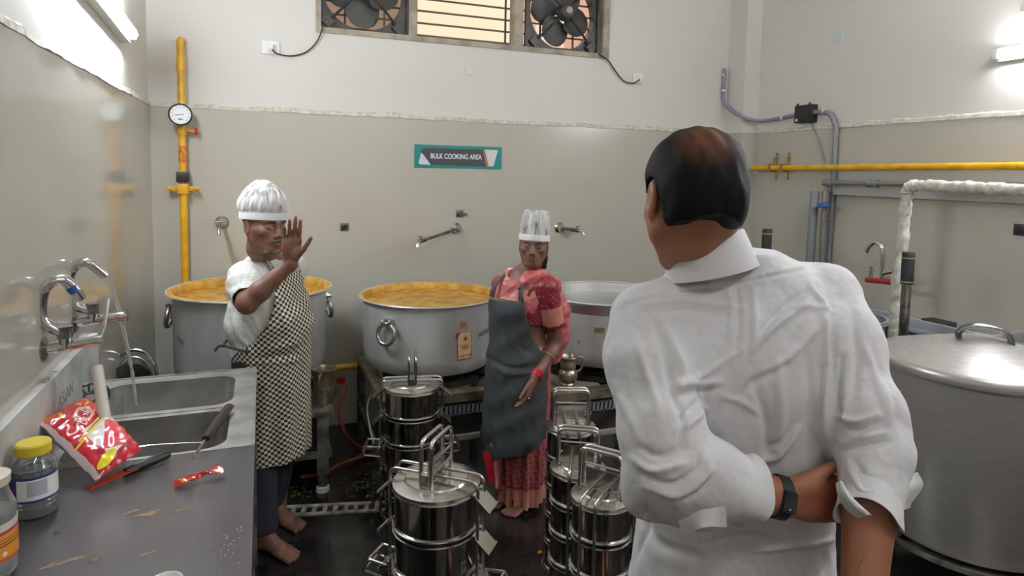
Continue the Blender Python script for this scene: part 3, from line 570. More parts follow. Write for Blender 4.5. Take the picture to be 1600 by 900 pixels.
pm = printed('packet_print', (186, 24, 40), [
    ('rect', .74, .52, .26, .36, 0, (214, 214, 210)), ('diamond', .82, .5, .27, .36, 0, (205, 60, 72)), ('rect', .52, .5, .012, .5, 8, (222, 186, 40)), ('rect', .49, .5, .006, .5, 8, (60, 40, 20)), ('rect', .46, .5, .01, .42, 12, (222, 186, 40)),
    ('rect', .985, .5, .03, .6, 0, (160, 30, 44)), ('ring', .3, .42, .11, .16, 20, (235, 170, 160)), ('disc', .93, .14, .06, .1, 0, (226, 206, 30)), ('rect', .27, .85, .045, .055, 0, (225, 225, 220)), ('disc', .27, .85, .015, .02, 0, (60, 90, 60)),
    ('disc', .06, .05, .05, .22, 0, (200, 90, 30)), ('disc', .1, .62, .015, .08, 50, (236, 190, 50)), ('disc', .13, .75, .015, .09, -40, (236, 190, 50)), ('disc', .17, .7, .015, .08, 10, (236, 150, 50)), ('disc', .09, .82, .02, .05, 80, (236, 190, 50)), ('disc', .12, .22, .02, .06, 40, (236, 190, 50)), ('disc', .15, .17, .012, .05, -30, (236, 190, 50)), ('rect', .5, .0, .5, .03, 0, (190, 170, 168))], .22)
po = obj('bag', b, pm, t)
w0 = t.location; E1 = (Cn[3]-Cn[0]); E2 = (Cn[1]-Cn[0])
def puv(co):
    p = co+w0-Cn[0]; a11, a12, a22 = E1.dot(E1), E1.dot(E2), E2.dot(E2); b1, b2 = p.dot(E1), p.dot(E2); D = a11*a22-a12*a12; return ((b1*a22-b2*a12)/D, (b2*a11-b1*a12)/D)
uvset(po, puv)
tw = mat('packet_lettering', (240, 225, 225), .3); td = mat('packet_small_print', (90, 80, 20), .4)
ux = (E2.normalized()); vx = nrm.cross(ux).normalized()
if vx.dot(-E1) < 0: vx = -vx
cpt = Cn[0]+E1*.33+E2*.42+nrm*.064
tx = text('lettering', 'Bhakti', .05, cpt, (ux*.93+vx*.25), (vx*.93-ux*.25), tw, t, .0006)
tx2 = text('lettering', '2 KG', .018, Cn[0]+E1*.93+E2*.14+nrm*.036, ux, vx, td, t, .0006)
# scraper / knife under the packet
t = thing('long_knife', at(200, 745, Z=ZT), 'flat red-bladed knife with black handle under the packet', 'knife')
k0, k1, k2 = Vector(at(138, 764, Z=ZT+.006)), Vector(at(212, 731, Z=ZT+.012)), Vector(at(264, 709, Z=ZT+.018))
b = BM(); d = (k2-k0).normalized(); s = Vector((-d.y, d.x, 0)).normalized()*.013
V = [b.verts.new(p+q+Vector((0, 0, z))) for z in (0, .004) for p, q in ((k0, -s*.7), (k0, s*.7), (k1, s*1.2), (k1, -s*1.2))]
b.faces.new(V[:4]); b.faces.new(V[4:][::-1])
for i in range(4): b.faces.new((V[i], V[(i+1) % 4], V[4+(i+1) % 4], V[4+i]))
obj('blade', b, mat('red_blade_guard', (176, 50, 34), .35), t, smooth=False)
b = BM(); tube(b, [k1-d*.03, k1+d*.02, k2-d*.006, k2], [.012, .0135, .0135, .010], 14); obj('handle', b, M['black'], t)
# crumpled red sachet
t = thing('red_sachet', at(310, 748, Z=ZT), 'small twisted red and gold foil sachet on the worktop', 'sachet'); q0, q1 = Vector(at(272, 757, Z=ZT+.008)), Vector(at(348, 735, Z=ZT+.02)); b = BM(); g2 = {}
d = (q1-q0); s = Vector((-d.y, d.x, 0)).normalized()
for sd_ in (0, 1):
    for i in range(25):
        u = i/24; wv = .019-.010*math.exp(-((u-.6)/.14)**2)+.004*math.sin(u*9)
        for j in range(7):
            v = j/6*2-1; th = .006*(1-v*v)*(1-abs(2*u-1)**4)*(1 if sd_ else -.6); g2[sd_, i, j] = b.verts.new(q0+d*u+s*(wv*v)+Vector((0, 0, .004+th+.004*math.sin(u*14+v*2.5)+.008*max(0, u-.6))))
for sd_ in (0, 1):
    for i in range(24):
        for j in range(6): b.faces.new((g2[sd_, i, j], g2[sd_, i+1, j], g2[sd_, i+1, j+1], g2[sd_, i, j+1]))
bmesh.ops.remove_doubles(b, verts=b.verts, dist=.0003); obj('foil', b, mat('red_gold_foil', (178, 26, 26), .22, c2=(220, 170, 50), nscale=34, namt=(.6, .64), coat=.5), t)
# clear jar with a yellow lid and blue label
M['clear'] = mat('clear_plastic', (225, 232, 235), .08, trans=.92, spec=.5); 
jc = Vector(at(46, 738, Z=ZT)); JX, JY = -.532, 1.86
t = thing('plastic_jar', (JX, JY, ZT), 'clear plastic jar with yellow lid and blue-edged label', 'jar')
b = BM(); rj = .047
lathe(b, [(0, 0), (rj-.006, 0), (rj, .008), (rj, .03), (rj-.003, .034), (rj, .038), (rj-.003, .046), (rj, .05), (rj, .115), (rj-.003, .12), (rj-.001, .128), (rj-.014, .148), (rj-.018, .156), (rj-.0195, .156), (rj-.016, .146), (rj-.003, .126), (rj-.005, .118), (rj-.002, .11), (rj-.002, .01), (0, .004)], (JX, JY, ZT), 40); obj('body', b, M['clear'], t)
b = BM(); lathe(b, [(rj+.0003, .05), (rj+.0012, .05), (rj+.0012, .112), (rj+.0003, .112), (rj+.0003, .05)], (JX, JY, ZT), 40); lb = obj('label', b, printed('jar_label', (222, 224, 226), [('rect', .5, .0, .6, .09, 0, (40, 44, 120)), ('rect', .5, 1.0, .6, .09, 0, (40, 44, 120)), ('rect', .38, .5, .03, .6, 0, (40, 44, 120)), ('rect', .56, .55, .07, .3, 0, (170, 176, 190)), ('rect', .25, .5, .1, .5, 0, (52, 56, 130))], .4), t)
uvset(lb, lambda co: ((math.atan2(co.x, -co.y)/(2*PI)+.5) % 1, (co.z-.05)/.062))
b = BM(); lathe(b, [(0, .157), (rj-.012, .157), (rj-.009, .16), (rj-.009, .182), (rj-.013, .186), (0, .186)], (JX, JY, ZT), 40); obj('lid', b, mat('yellow_lid', (206, 184, 52), .35), t)
# big jar at the photo's left edge with an orange label and white base
JX, JY = -.545, 1.60
t = thing('plastic_jar', (JX, JY, ZT), 'large jar with orange label at the left edge of the worktop', 'jar')
b = BM(); r0 = .052; lathe(b, [(0, 0), (r0-.01, 0), (r0-.002, .01), (r0, .03), (r0, .15), (r0-.006, .165), (r0-.012, .185), (r0-.012, .2), (r0-.0135, .2), (r0-.0135, .185), (r0-.0075, .163), (r0-.002, .15), (r0-.002, .02), (0, .006)], (JX, JY, ZT), 40); obj('body', b, M['clear'], t)
b = BM(); lathe(b, [(0, .007), (r0-.004, .012), (r0-.003, .03), (r0-.003, .14), (0, .145)], (JX, JY, ZT), 32); obj('white_filling', b, mat('white_flour', (214, 208, 196), .8, c2=(190, 180, 160), nscale=30), t)
b = BM(); lathe(b, [(r0+.0003, .045), (r0+.0012, .045), (r0+.0012, .125), (r0+.0003, .125), (r0+.0003, .045)], (JX, JY, ZT), 40); lb = obj('label', b, printed('orange_label', (222, 144, 30), [('rect', .6, .85, .2, .15, 0, (212, 200, 190)), ('rect', .6, .75, .2, .05, 8, (180, 60, 60)), ('rect', .6, .42, .2, .02, 6, (110, 60, 30)), ('rect', .6, .5, .2, .015, 6, (110, 60, 30)), ('rect', .6, .58, .2, .012, 6, (130, 70, 30)), ('disc', .64, .2, .015, .06, 0, (230, 225, 210)), ('disc', .6, .22, .015, .06, 0, (230, 225, 210)), ('rect', .6, .04, .2, .05, 0, (190, 90, 30))], .4), t)
uvset(lb, lambda co: ((math.atan2(co.x, -co.y)/(2*PI)+.5) % 1, (co.z-.045)/.08))
b = BM(); lathe(b, [(0, .2), (r0-.008, .2), (r0-.007, .218), (0, .222)], (JX, JY, ZT), 32); obj('lid', b, mat('pale_lid', (200, 190, 170), .4), t)
g0 = Vector(at(47, 786, Z=ZT+.004)); t = tag(obj('bottle_cap', lathe(BM(), [(0, 0), (.016, 0), (.018, .004), (.018, .018), (.015, .02), (0, .02)], (g0.x, g0.y, ZT), 24), mat('bright_green_plastic', (40, 190, 84), .3)), 'bright green plastic cap beside the orange-labelled jar', 'cap')
# cup and paper at the bottom edge
c0 = at(258, 915, Z=ZT+.02); b = BM(); lathe(b, [(0, 0), (.024, 0), (.03, .02), (.033, .03), (.0315, .03), (.028, .02), (.022, .004), (0, .003)], (c0[0], c0[1], ZT), 32); tag(obj('small_bowl', b, M['white']), 'small white bowl at the near edge of the worktop', 'bowl')
p0 = at(0, 905, Z=ZT+.002); b = BM(); box(b, (p0[0]-.03, p0[1]-.06, ZT+.001), (p0[0]+.035, p0[1]+.0, ZT+.003), 0, Matrix.Rotation(R(-35), 3, 'Z')); tag(obj('leaflet', b, mat('blue_white_paper', (205, 216, 226), .6, c2=(120, 170, 210), nscale=30, namt=(.5, .52)), smooth=False), 'pale blue and white leaflet at the bottom left corner', 'paper')
# leaf, crumbs and stains
def leaf(px, ln, wd, ang, col, label):
    c = Vector(at(*px, Z=ZT+.001)); b = BM(); n = 12; dd = Vector((math.cos(ang), math.sin(ang), 0)); s = Vector((-dd.y, dd.x, 0)); L0 = []; R0 = []; Mi = []
    for i in range(n+1):
        u = i/n; w = wd*math.sin(PI*u)**.8*.5; p = c+dd*(u-.5)*ln+Vector((0, 0, .001+.003*math.sin(PI*u))); Mi.append(b.verts.new(p)); L0.append(b.verts.new(p+s*w+Vector((0, 0, .002)))); R0.append(b.verts.new(p-s*w+Vector((0, 0, .001))))
    for i in range(n):
        b.faces.new((Mi[i], Mi[i+1], L0[i+1], L0[i])); b.faces.new((Mi[i+1], Mi[i], R0[i], R0[i+1]))
    bmesh.ops.solidify(b, geom=b.faces[:], thickness=.0006); tag(obj('leaf', b, col), label, 'leaf')
lg = mat('curry_leaf', (150, 160, 84), .5); ld = mat('dry_leaf', (120, 112, 78), .6)
leaf((148, 877), .024, .008, R(8), lg, 'fresh green curry leaf on the near worktop'); leaf((84, 817), .018, .006, R(30), ld, 'dry leaf on the worktop, the upper of two near the orange jar'); leaf((88, 835), .012, .005, R(5), ld, 'dry leaf scrap on the worktop, the lower of two near the orange jar')
b = BM(); rnd = random.Random(3)
for i in range(34):
    px = (rnd.gauss(358, 16), rnd.gauss(845, 20)); c = at(*px, Z=ZT+.0008); 
    if c[0] > CX-.01: continue
    s = rnd.uniform(.0005, .0011); box(b, (c[0]-s, c[1]-s, ZT), (c[0]+s, c[1]+s, ZT+s*1.5))
tag(obj('spilled_salt', b, M['white'], smooth=False), 'grains of salt scattered near the worktop edge', 'salt', kind='stuff')
def stains(name, m, spots, label):
    b = BM(); rnd = random.Random(9)
    for px, rx, ry, ang in spots:
        c = Vector(at(*px, Z=ZT)); n = 26; V = []
        for k in range(n):
            a = 2*PI*k/n; q = 1+.22*math.sin(3*a+px[0])+.16*math.sin(7*a+px[1])+rnd.uniform(-.08, .08); x, y = rx*q*math.cos(a), ry*q*math.sin(a); V.append((c.x+x*math.cos(ang)-y*math.sin(ang), c.y+x*math.sin(ang)+y*math.cos(ang)))
        prism(b, V, .0006, (0, 0, ZT), (1, 0, 0), (0, 1, 0))
    tag(obj(name, b, m, smooth=False), label, 'stain', kind='stuff')
stains('food_stain', mat('brown_food_residue', (136, 102, 58), .6, c2=(108, 92, 74), nscale=50), [((232, 803), .028, .011, .2), ((205, 800), .02, .006, .5), ((285, 797), .02, .004, .1), ((228, 866), .016, .006, .3), ((110, 876), .034, .007, .3), ((75, 885), .018, .005, .6)], 'brown spice residue smeared on the worktop')
# ------------------------------------------------------------------ stoves and stands
def stove(x0, x1, y0, y1, zt, label, side=False):
    t = thing('gas_stove', ((x0+x1)/2, (y0+y1)/2, 0), label, 'stove', 'bulk cooking stoves'); w = .045
    b = BM()
    for (a, c) in (((x0, y0), (x1, y0+.07)), ((x0, y1-.07), (x1, y1)), ((x0, y0+.07), (x0+.07, y1-.07)), ((x1-.07, y0+.07), (x1, y1-.07))): box(b, (*a, zt-.012), (*c, zt), .002)
    box(b, (x0, y0-.003, zt-.05), (x1, y0-.0005, zt-.001)); obj('top_frame', b, M['stove'], t)
    for (x, y) in ((x0, y0+.01), (x1-w, y0+.01), (x0, y1-w), (x1-w, y1-w)):
        b = BM(); box(b, (x, y, 0), (x+w, y+.006, zt-.012)); box(b, (x, y, 0), (x+.006, y+w, zt-.012)); obj('leg', b, M['frame'], t, smooth=False)
    b = BM(); z0, z1 = zt-.125, zt-.062; n = int((x1-x0)/.026)
    box(b, (x0+.02, y0, z1-.008), (x1-.02, y0+.004, z1)); box(b, (x0+.02, y0, z0), (x1-.02, y0+.004, z0+.008))
    for i in range(n+1):
        x = x0+.02+(x1-x0-.04)*i/n; V = [b.verts.new(p) for p in ((x, y0, z0), (x+.016, y0, z0), (x+.02, y0, z1), (x+.004, y0, z1), (x, y0+.004, z0), (x+.016, y0+.004, z0), (x+.02, y0+.004, z1), (x+.004, y0+.004, z1))]
        for f in ((0, 1, 2, 3), (7, 6, 5, 4), (0, 4, 5, 1), (1, 5, 6, 2), (2, 6, 7, 3), (3, 7, 4, 0)): b.faces.new([V[k] for k in f])
    obj('vent_grille', b, mat('vent_steel', (150, 158, 160), .35, .5), t, smooth=False)
    b = BM(); box(b, (x0+.02, y0+.03, zt-.2), (x1-.02, y0+.034, zt-.06)); box(b, (x0+.01, y0+.005, zt-.235), (x1-.01, y0+.012, zt-.125)); obj('front_panel', b, M['stoved'], t, smooth=False)
    b = BM(); box(b, (x0+.01, y0-.01, zt-.262), (x1-.01, y0+.02, zt-.232), .003); obj('cross_beam', b, mat('pale_beam', (158, 154, 144), .45, .2), t)
    b = BM(); cx, cy = (x0+x1)/2, (y0+y1)/2+.02
    for rr in (.1, .2, .29): lathe(b, [(rr, 0), (rr+.02, 0), (rr+.02, .03), (rr, .03), (rr, 0)], (cx, cy, zt-.02), 40)
    for k in range(4):
        a = R(45+90*k); p = Vector((cx, cy, zt+.02)); d = Vector((math.cos(a), math.sin(a), 0)); tube(b, [p+d*.1, p+d*.42], .018, 6)
    tube(b, [(cx, cy, zt-.08), (cx, y0+.05, zt-.08)], .02, 8); obj('burner', b, M['cast'], t)
    if side:
        b = BM(); box(b, (x0-.004, y0+.02, zt-.36), (x0, y1-.02, zt-.03)); obj('side_panel', b, mat('side_steel', (136, 140, 140), .4, .5), t, smooth=False)
        for i in range(9):
            b = BM(); z = zt-.08-.03*i; tube(b, [(x0-.006, y0+.05, z), (x0-.006, y0+.16, z-.02)], .008, 6); obj('louvre', b, M['frame'], t)
    else:
        b = BM(); box(b, (x0-.002, y0, zt-.03), (x0+.004, y1, zt-.012)); tube(b, [(x0+.01, y0+.02, zt-.3), (x0+.01, y1-.02, zt-.3)], .012, 6); tube(b, smooth_path([(x0+.02, y0+.35, zt-.05), (x0-.02, y0+.3, zt-.15), (x0-.01, y0+.1, zt-.3), (x0+.03, y0+.1, zt-.45)], 5), .009, 8); obj('gas_tube', b, M['frame'], t)
    return t
stove(.56, 1.37, 3.25, 4.12, .53, 'sooty gas stove under the middle pot')
stove(1.47, 2.4, 3.06, 3.92, .53, 'gas stove under the right pot, louvred grey side panel', True)
t = thing('pot_stand', (-.08, 3.87, 0), 'grey angle-iron stand with white feet under the left pot', 'stand'); x0, x1, y0, y1, zt = -.52, .345, 3.43, 4.32, .45
b = BM()
for a, c in (((x0, y0), (x1, y0+.05)), ((x0, y1-.05), (x1, y1)), ((x0, y0+.05), (x0+.05, y1-.05)), ((x1-.05, y0+.05), (x1, y1-.05))): box(b, (*a, zt-.035), (*c, zt), .002)
box(b, (x1-.16, y0+.06, zt-.007), (x1-.051, y1-.06, zt-.001)); obj('top_frame', b, M['frame'], t)
b = BM(); box(b, (x0, y0+.01, .19), (x1-.02, y0+.03, .225)); box(b, (x1-.03, y0, .19), (x1-.01, y1, .225)); obj('lower_rail', b, M['frame'], t, smooth=False)
b = BM(); box(b, (x0+.03, y0+.04, .225), (x1-.03, y1-.05, .235)); obj('shelf', b, M['stoved'], t, smooth=False)
for x, y in ((x0+.03, y0+.03), (x1-.055, y0+.03), (x0+.03, y1-.03), (x1-.055, y1-.03)):
    b = BM(); box(b, (x-.03, y-.026, .1), (x+.03, y+.026, zt-.035), .002); tube(b, [(x, y, .02), (x, y, .12)], .026, 14); l_ = obj('leg', b, M['frame'], t)
    b = BM(); lathe(b, [(0, 0), (.036, 0), (.034, .025), (.028, .03), (0, .03)], (x, y, 0), 18); obj('foot', b, M['white'], l_)
b = BM()
for rr in (.12, .22, .3): lathe(b, [(rr, 0), (rr+.02, 0), (rr+.02, .03), (rr, .03), (rr, 0)], (-.045, 3.845, zt), 40)
for k in range(4): a = R(90*k); d = Vector((math.cos(a), math.sin(a), 0)); p = Vector((-.055, 3.845, zt+.08)); tube(b, [p+d*.1, p+d*.4], .018, 6); tube(b, [p+d*.38, p+d*.38-Vector((0, 0, .08))], .016, 6)
obj('burner_ring', b, M['cast'], t)
# ------------------------------------------------------------------ cooking pots
def pot(cx, cy, rb, rr, z0, z1, level, label, crust=True, ring_at=None):
    t = thing('cooking_pot', (cx, cy, z0), label, 'pot', 'large aluminium cooking pots'); H = z1-z0
    b = BM(); lathe(b, [(0, 0), (rb-.09, 0), (rb-.035, .012), (rb-.006, .05), (rb, .1), (rb, H-.03), (rb+.004, H-.012), (rr-.004, H-.002), (rr, H), (rr-.004, H+.006), (rb+.004, H-.002), (rb-.008, H-.014), (rb-.006, .08), (rb-.04, .02), (0, .01)], (cx, cy, z0), 96); obj('body', b, M['alu'], t)
    if crust:
        b = BM(); n = 96; ra, rz = [], []
        rings = [[], [], [], []]
        for k in range(n):
            a = 2*PI*k/n; q = .7+.3*math.sin(a*3+1)+.2*math.sin(a*7); e = .0015
            for i, (r_, z_) in enumerate(((rr-.001, H+.0035), (rb+.003, H+.0015), (rb-.0095, H-.016), (rb-.0095, level-z0-.01))): rings[i].append(b.verts.new((cx+(r_+.0)*math.cos(a), cy+r_*math.sin(a), z0+z_+e)))
        for A_, B_ in zip(rings, rings[1:]):
            for k in range(n): b.faces.new((A_[k], A_[(k+1) % n], B_[(k+1) % n], B_[k]))
        obj('crusted_rim', b, M['crust'], t)
        b = BM(); n = 64; rings = []; rnd = random.Random(int(cx*100))
        for i in range(1, 15):
            r_ = (rb-.009)*i/14; rings.append([b.verts.new((cx+r_*math.cos(2*PI*k/n), cy+r_*math.sin(2*PI*k/n), level+.004*math.sin(r_*40+k*.3)*math.sin(k*.7+i)+rnd.uniform(-.0015, .0015))) for k in range(n)])
        for A_, B_ in zip(rings, rings[1:]):
            for k in range(n): b.faces.new((A_[k], A_[(k+1) % n], B_[(k+1) % n], B_[k]))
        b.faces.new(rings[0]); obj('food', b, M['food'], t)
    for ang in ring_at or []:
        a = R(ang); d = Vector((math.cos(a), math.sin(a), 0)); s = Vector((-d.y, d.x, 0)); c = Vector((cx, cy, z1-.1))+d*rb
        h = BM()
        for q in (-.022, .022): tube(h, smooth_path([c+s*q+Vector((0, 0, .02)), c+s*q+d*.03+Vector((0, 0, .022)), c+s*q+d*.035+Vector((0, 0, .0)), c+s*q+Vector((0, 0, -.012))], 4), .009, 8)
        lathe(h, [(0, 0), (.03, 0), (.03, .004), (0, .004)], c-Vector((0, 0, .002)), 14); ho = obj('handle_lug', h, M['alub'], t)
        h = BM(); cc = c+d*.032+Vector((0, 0, -.052)); tube(h, [cc+(s*math.cos(x)+Vector((0, 0, 1))*math.sin(x)-d*(.15*math.sin(x)))*.055 for x in [2*PI*k/32 for k in range(32)]], .0125, 10, closed=True); obj('ring_handle', h, M['alub'], ho)
    return t
pm_ = pot(.93, 3.70, .388, .415, .585, .99, .955, 'wide aluminium pot of yellow curry between the two cooks', ring_at=(222, 42))
pl_ = pot(-.055, 3.845, .398, .432, .565, 1.05, 1.01, 'deep aluminium pot behind the left cook, yellow curry crust on its rim', ring_at=(170, 12))
pr_ = pot(2.0, 3.47, .395, .41, .60, .985, .9, 'clean aluminium pot behind the woman, on the right stove', crust=False, ring_at=(330,))
b = BM(); lathe(b, [(.396, .325), (.4005, .33), (.4005, .385), (.396, .39), (.396, .325)], (2.0, 3.47, .597), 96); obj('rim_band', b, M['alub'], pr_)
def on_pot(p, cx, cy, r, px, w, h, z, name, m, d=.0008, poly=None):
    """thin curved sticker on a pot's side; px = picture column of its centre"""
    q = ray(px, 530); q = q/np.linalg.norm(q[:2]); A_ = q[0]**2+q[1]**2; B_ = -2*(q[0]*cx+q[1]*cy); Cc = cx*cx+cy*cy-r*r; tt = (-B_-math.sqrt(B_*B_-4*A_*Cc))/2/A_; a0 = math.atan2(q[1]*tt-cy, q[0]*tt-cx)
    b = BM(); n = 12; poly = poly or [(0, 0), (1, 0), (1, 1), (0, 1)]; top = []; V = {}
    import itertools
    pts = []
    for i in range(len(poly)):
        x0_, y0_ = poly[i]; x1_, y1_ = poly[(i+1) % len(poly)]
        for k in range(6): pts.append((x0_+(x1_-x0_)*k/6, y0_+(y1_-y0_)*k/6))
    L = []
    for s_ in (0, d):
        L.append([b.verts.new((cx+(r+.0008+s_)*math.cos(a0+(u-.5)*w/r), cy+(r+.0008+s_)*math.sin(a0+(u-.5)*w/r), z+(v-.5)*h)) for u, v in pts])
    b.faces.new(L[0][::-1]); b.faces.new(L[1]); k = len(pts)
    for i in range(k): b.faces.new((L[0][i], L[0][(i+1) % k], L[1][(i+1) % k], L[1][i]))
    return obj(name, b, m, p, smooth=False), a0
def pot_text(p, cx, cy, r, a0, s, size, z, m, rot=0, off=0.003):
    uu = Vector((-math.sin(a0), math.cos(a0), 0)); n = Vector((math.cos(a0), math.sin(a0), 0)); c = Vector((cx, cy, z))+n*(r+off); v = Vector((0, 0, 1)); u2 = uu*math.cos(rot)+v*math.sin(rot); v2 = v*math.cos(rot)-uu*math.sin(rot)
    return text('lettering', s, size, c, u2, v2, m, p, .0003)
cream = mat('cream_sticker', (214, 198, 160), .5, c2=(196, 176, 130), nscale=40); rs = mat('sticker_red', (176, 40, 40), .5); gs = mat('sticker_gold', (190, 130, 50), .5); faded = mat('faded_sticker', (176, 150, 126), .5, c2=(150, 140, 130), nscale=90)
C_ = (.93, 3.70, .388)
_, a_ = on_pot(pm_, *C_, 726, .094, .155, .765, 'sticker_border', rs)
on_pot(pm_, *C_, 726, .084, .145, .767, 'sticker', cream, .0016); on_pot(pm_, *C_, 716, .03, .04, .822, 'sticker_corner', rs, .0022, [(0, 0), (1, 1), (0, 1)])
on_pot(pm_, *C_, 727, .05, .034, .765, 'crown_emblem', gs, .0024, [(0.1, 0), (.9, 0), (1, .8), (.75, .4), (.5, 1), (.25, .4), (0, .8)]); on_pot(pm_, *C_, 727, .024, .024, .805, 'round_emblem', rs, .0024, [(.5+.5*math.cos(i*.7), .5+.5*math.sin(i*.7)) for i in range(9)])
pot_text(pm_, *C_, a_, 'Royal Gold', .021, .712, rs, off=.0042)
_, a2 = on_pot(pm_, *C_, 724, .05, .06, .885, 'faded_sticker', faded)
pot_text(pm_, *C_, a2, 'SA', .034, .885, rs, off=.0036)
_, a3 = on_pot(pm_, *C_, 757, .002, .002, .80, 'mark', M['black']); pot_text(pm_, *C_, a3, '(HEAVY)', .038, .815, mat('stencil_black', (44, 44, 44), .5), .12, .004)
C2 = (-.055, 3.845, .398); _, a4 = on_pot(pl_, *C2, 284, .002, .002, .83, 'mark', M['black']); pot_text(pl_, *C2, a4, 'MAX', .034, .83, mat('stencil_dark', (70, 70, 70), .5), -.35, .006)
C3 = (2.0, 3.47, .395); _, a5 = on_pot(pr_, *C3, 936, .06, .035, .84, 'olive_sticker', mat('olive_sticker', (150, 145, 110), .5)); pot_text(pr_, *C3, a5, 'KEP', .03, .84, M['black'], 0, .003)
on_pot(pr_, *C3, 904, .034, .034, .755, 'torn_sticker', faded, .001, [(.5, 0), (1, .9), (.6, .7), (.5, 1), (.2, .7), (0, 1)])
# ------------------------------------------------------------------ jugs
def jug(c, s, label, prof, hang, m):
    t = thing('water_jug', c, label, 'jug', 'metal jugs by the pots'); b = BM(); lathe(b, [(r*s, z*s) for r, z in prof], c, 40); obj('body', b, m, t)
    d = Vector((math.cos(R(hang)), math.sin(R(hang)), 0)); C = Vector(c); b = BM()
    tube(b, smooth_path([C+(d*x+Vector((0, 0, z)))*s for x, z in ((.055, .185), (.095, .18), (.1, .14), (.085, .1), (.058, .085))], 6), .0065*s, 10, flat=((0, 0, 1), 1)); obj('handle', b, m, t); return t
j0 = at(507, 628, Z=.452); jug((j0[0], j0[1], .451), .95, 'tall flared steel jug on the stand beside the left cook', [(0, 0), (.05, 0), (.052, .008), (.054, .07), (.057, .082), (.054, .09), (.055, .14), (.062, .18), (.07, .2), (.067, .201), (.058, .182), (.051, .14), (.05, .02), (0, .012)], 250, M['brass'])
j1 = at(887, 601, Z=.532); jug((j1[0], j1[1], .531), .86, 'round-bellied steel jug on the right stove beside the woman', [(0, 0), (.045, 0), (.048, .01), (.04, .02), (.058, .04), (.064, .065), (.058, .09), (.045, .105), (.052, .125), (.052, .14), (.046, .155), (.048, .175), (.062, .19), (.06, .193), (.044, .176), (.041, .15), (.04, .02), (0, .015)], 350, M['brass'])
# ------------------------------------------------------------------ hose
hp = [at(541, 604, Y=4.0), at(531, 640, Y=3.85), at(540, 678, Y=3.75), at(566, 700, Z=.02), at(600, 706, Z=.02), at(570, 712, Z=.02), at(530, 726, Z=.02), at(503, 741, Z=.02), at(470, 745, Z=.02)]
b = BM(); tube(b, smooth_path(hp, 8), .0105, 10); tag(obj('gas_hose', b, M['hose']), 'orange gas hose looping on the floor behind the tiffin carrier', 'hose')
# ------------------------------------------------------------------ floor drain
t = thing('floor_drain', (.3, 3.23, 0), 'long steel slotted drain grate in the wet floor', 'drain'); A0 = Vector(at(438, 800, Z=0)); A1 = Vector(at(640, 790, Z=0)); d = (A1-A0); L = d.length; d.normalize(); s = Vector((-d.y, d.x, 0)); n = int(L/.052); b = BM(); w = .05
def slab_(b, o, e1, e2, h):
    V = [b.verts.new(p+Vector((0, 0, z))) for z in (0, h) for p in (o, o+e1, o+e1+e2, o+e2)]; b.faces.new(V[:4][::-1]); b.faces.new(V[4:])
    for i in range(4): b.faces.new((V[i], V[(i+1) % 4], V[4+(i+1) % 4], V[4+i]))
slab_(b, A0-s*w, d*L, s*.022, .008); slab_(b, A0+s*(w-.022), d*L, s*.022, .008)
for i in range(n+1): slab_(b, A0-s*w+d*(L-.022)*i/n, d*.022, s*(2*w), .0075)
obj('grate', b, mat('drain_steel', (212, 208, 196), .4, .2, c2=(150, 146, 134), nscale=20), t, smooth=False)
b = BM(); slab_(b, A0-s*w*.9, d*L, s*1.8*w, .001); obj('channel', b, M['black'], t, smooth=False)
# vegetable scraps on the wet floor
b = BM(); rnd = random.Random(5)
for i in range(70):
    px = (min(585, rnd.gauss(562, 18)), rnd.gauss(757, 8)) if i < 40 else (rnd.gauss(470, 12), rnd.gauss(768, 5)) if i < 60 else (rnd.gauss(905, 40), rnd.gauss(835, 25))
    c = Vector(at(*px, Z=.002)); a = rnd.uniform(0, 6); l_ = rnd.uniform(.008, .022); dd = Vector((math.cos(a), math.sin(a), 0))*l_; ss = Vector((-dd.y, dd.x, 0))*.35
    V = [b.verts.new(c+q+Vector((0, 0, z))) for z in (0, .002) for q in (-dd, ss, dd, -ss)]; b.faces.new(V[:4][::-1]); b.faces.new(V[4:])
    for k in range(4): b.faces.new((V[k], V[(k+1) % 4], V[4+(k+1) % 4], V[4+k]))
tag(obj('vegetable_scraps', b, mat('green_scraps', (92, 98, 58), .5, c2=(120, 100, 60), nscale=9), smooth=False), 'green vegetable scraps scattered on the wet floor', 'food scraps', kind='stuff')
c0 = at(843, 864, Z=.0); b = BM(); prism(b, [(-.014, -.01), (.014, -.006), (.004, .018)], .005, (c0[0], c0[1], 0), (1, 0, 0), (0, 1, 0)); tag(obj('food_scrap', b, mat('orange_peel', (200, 120, 40), .5)), 'small orange scrap on the floor near the woman', 'food scrap')
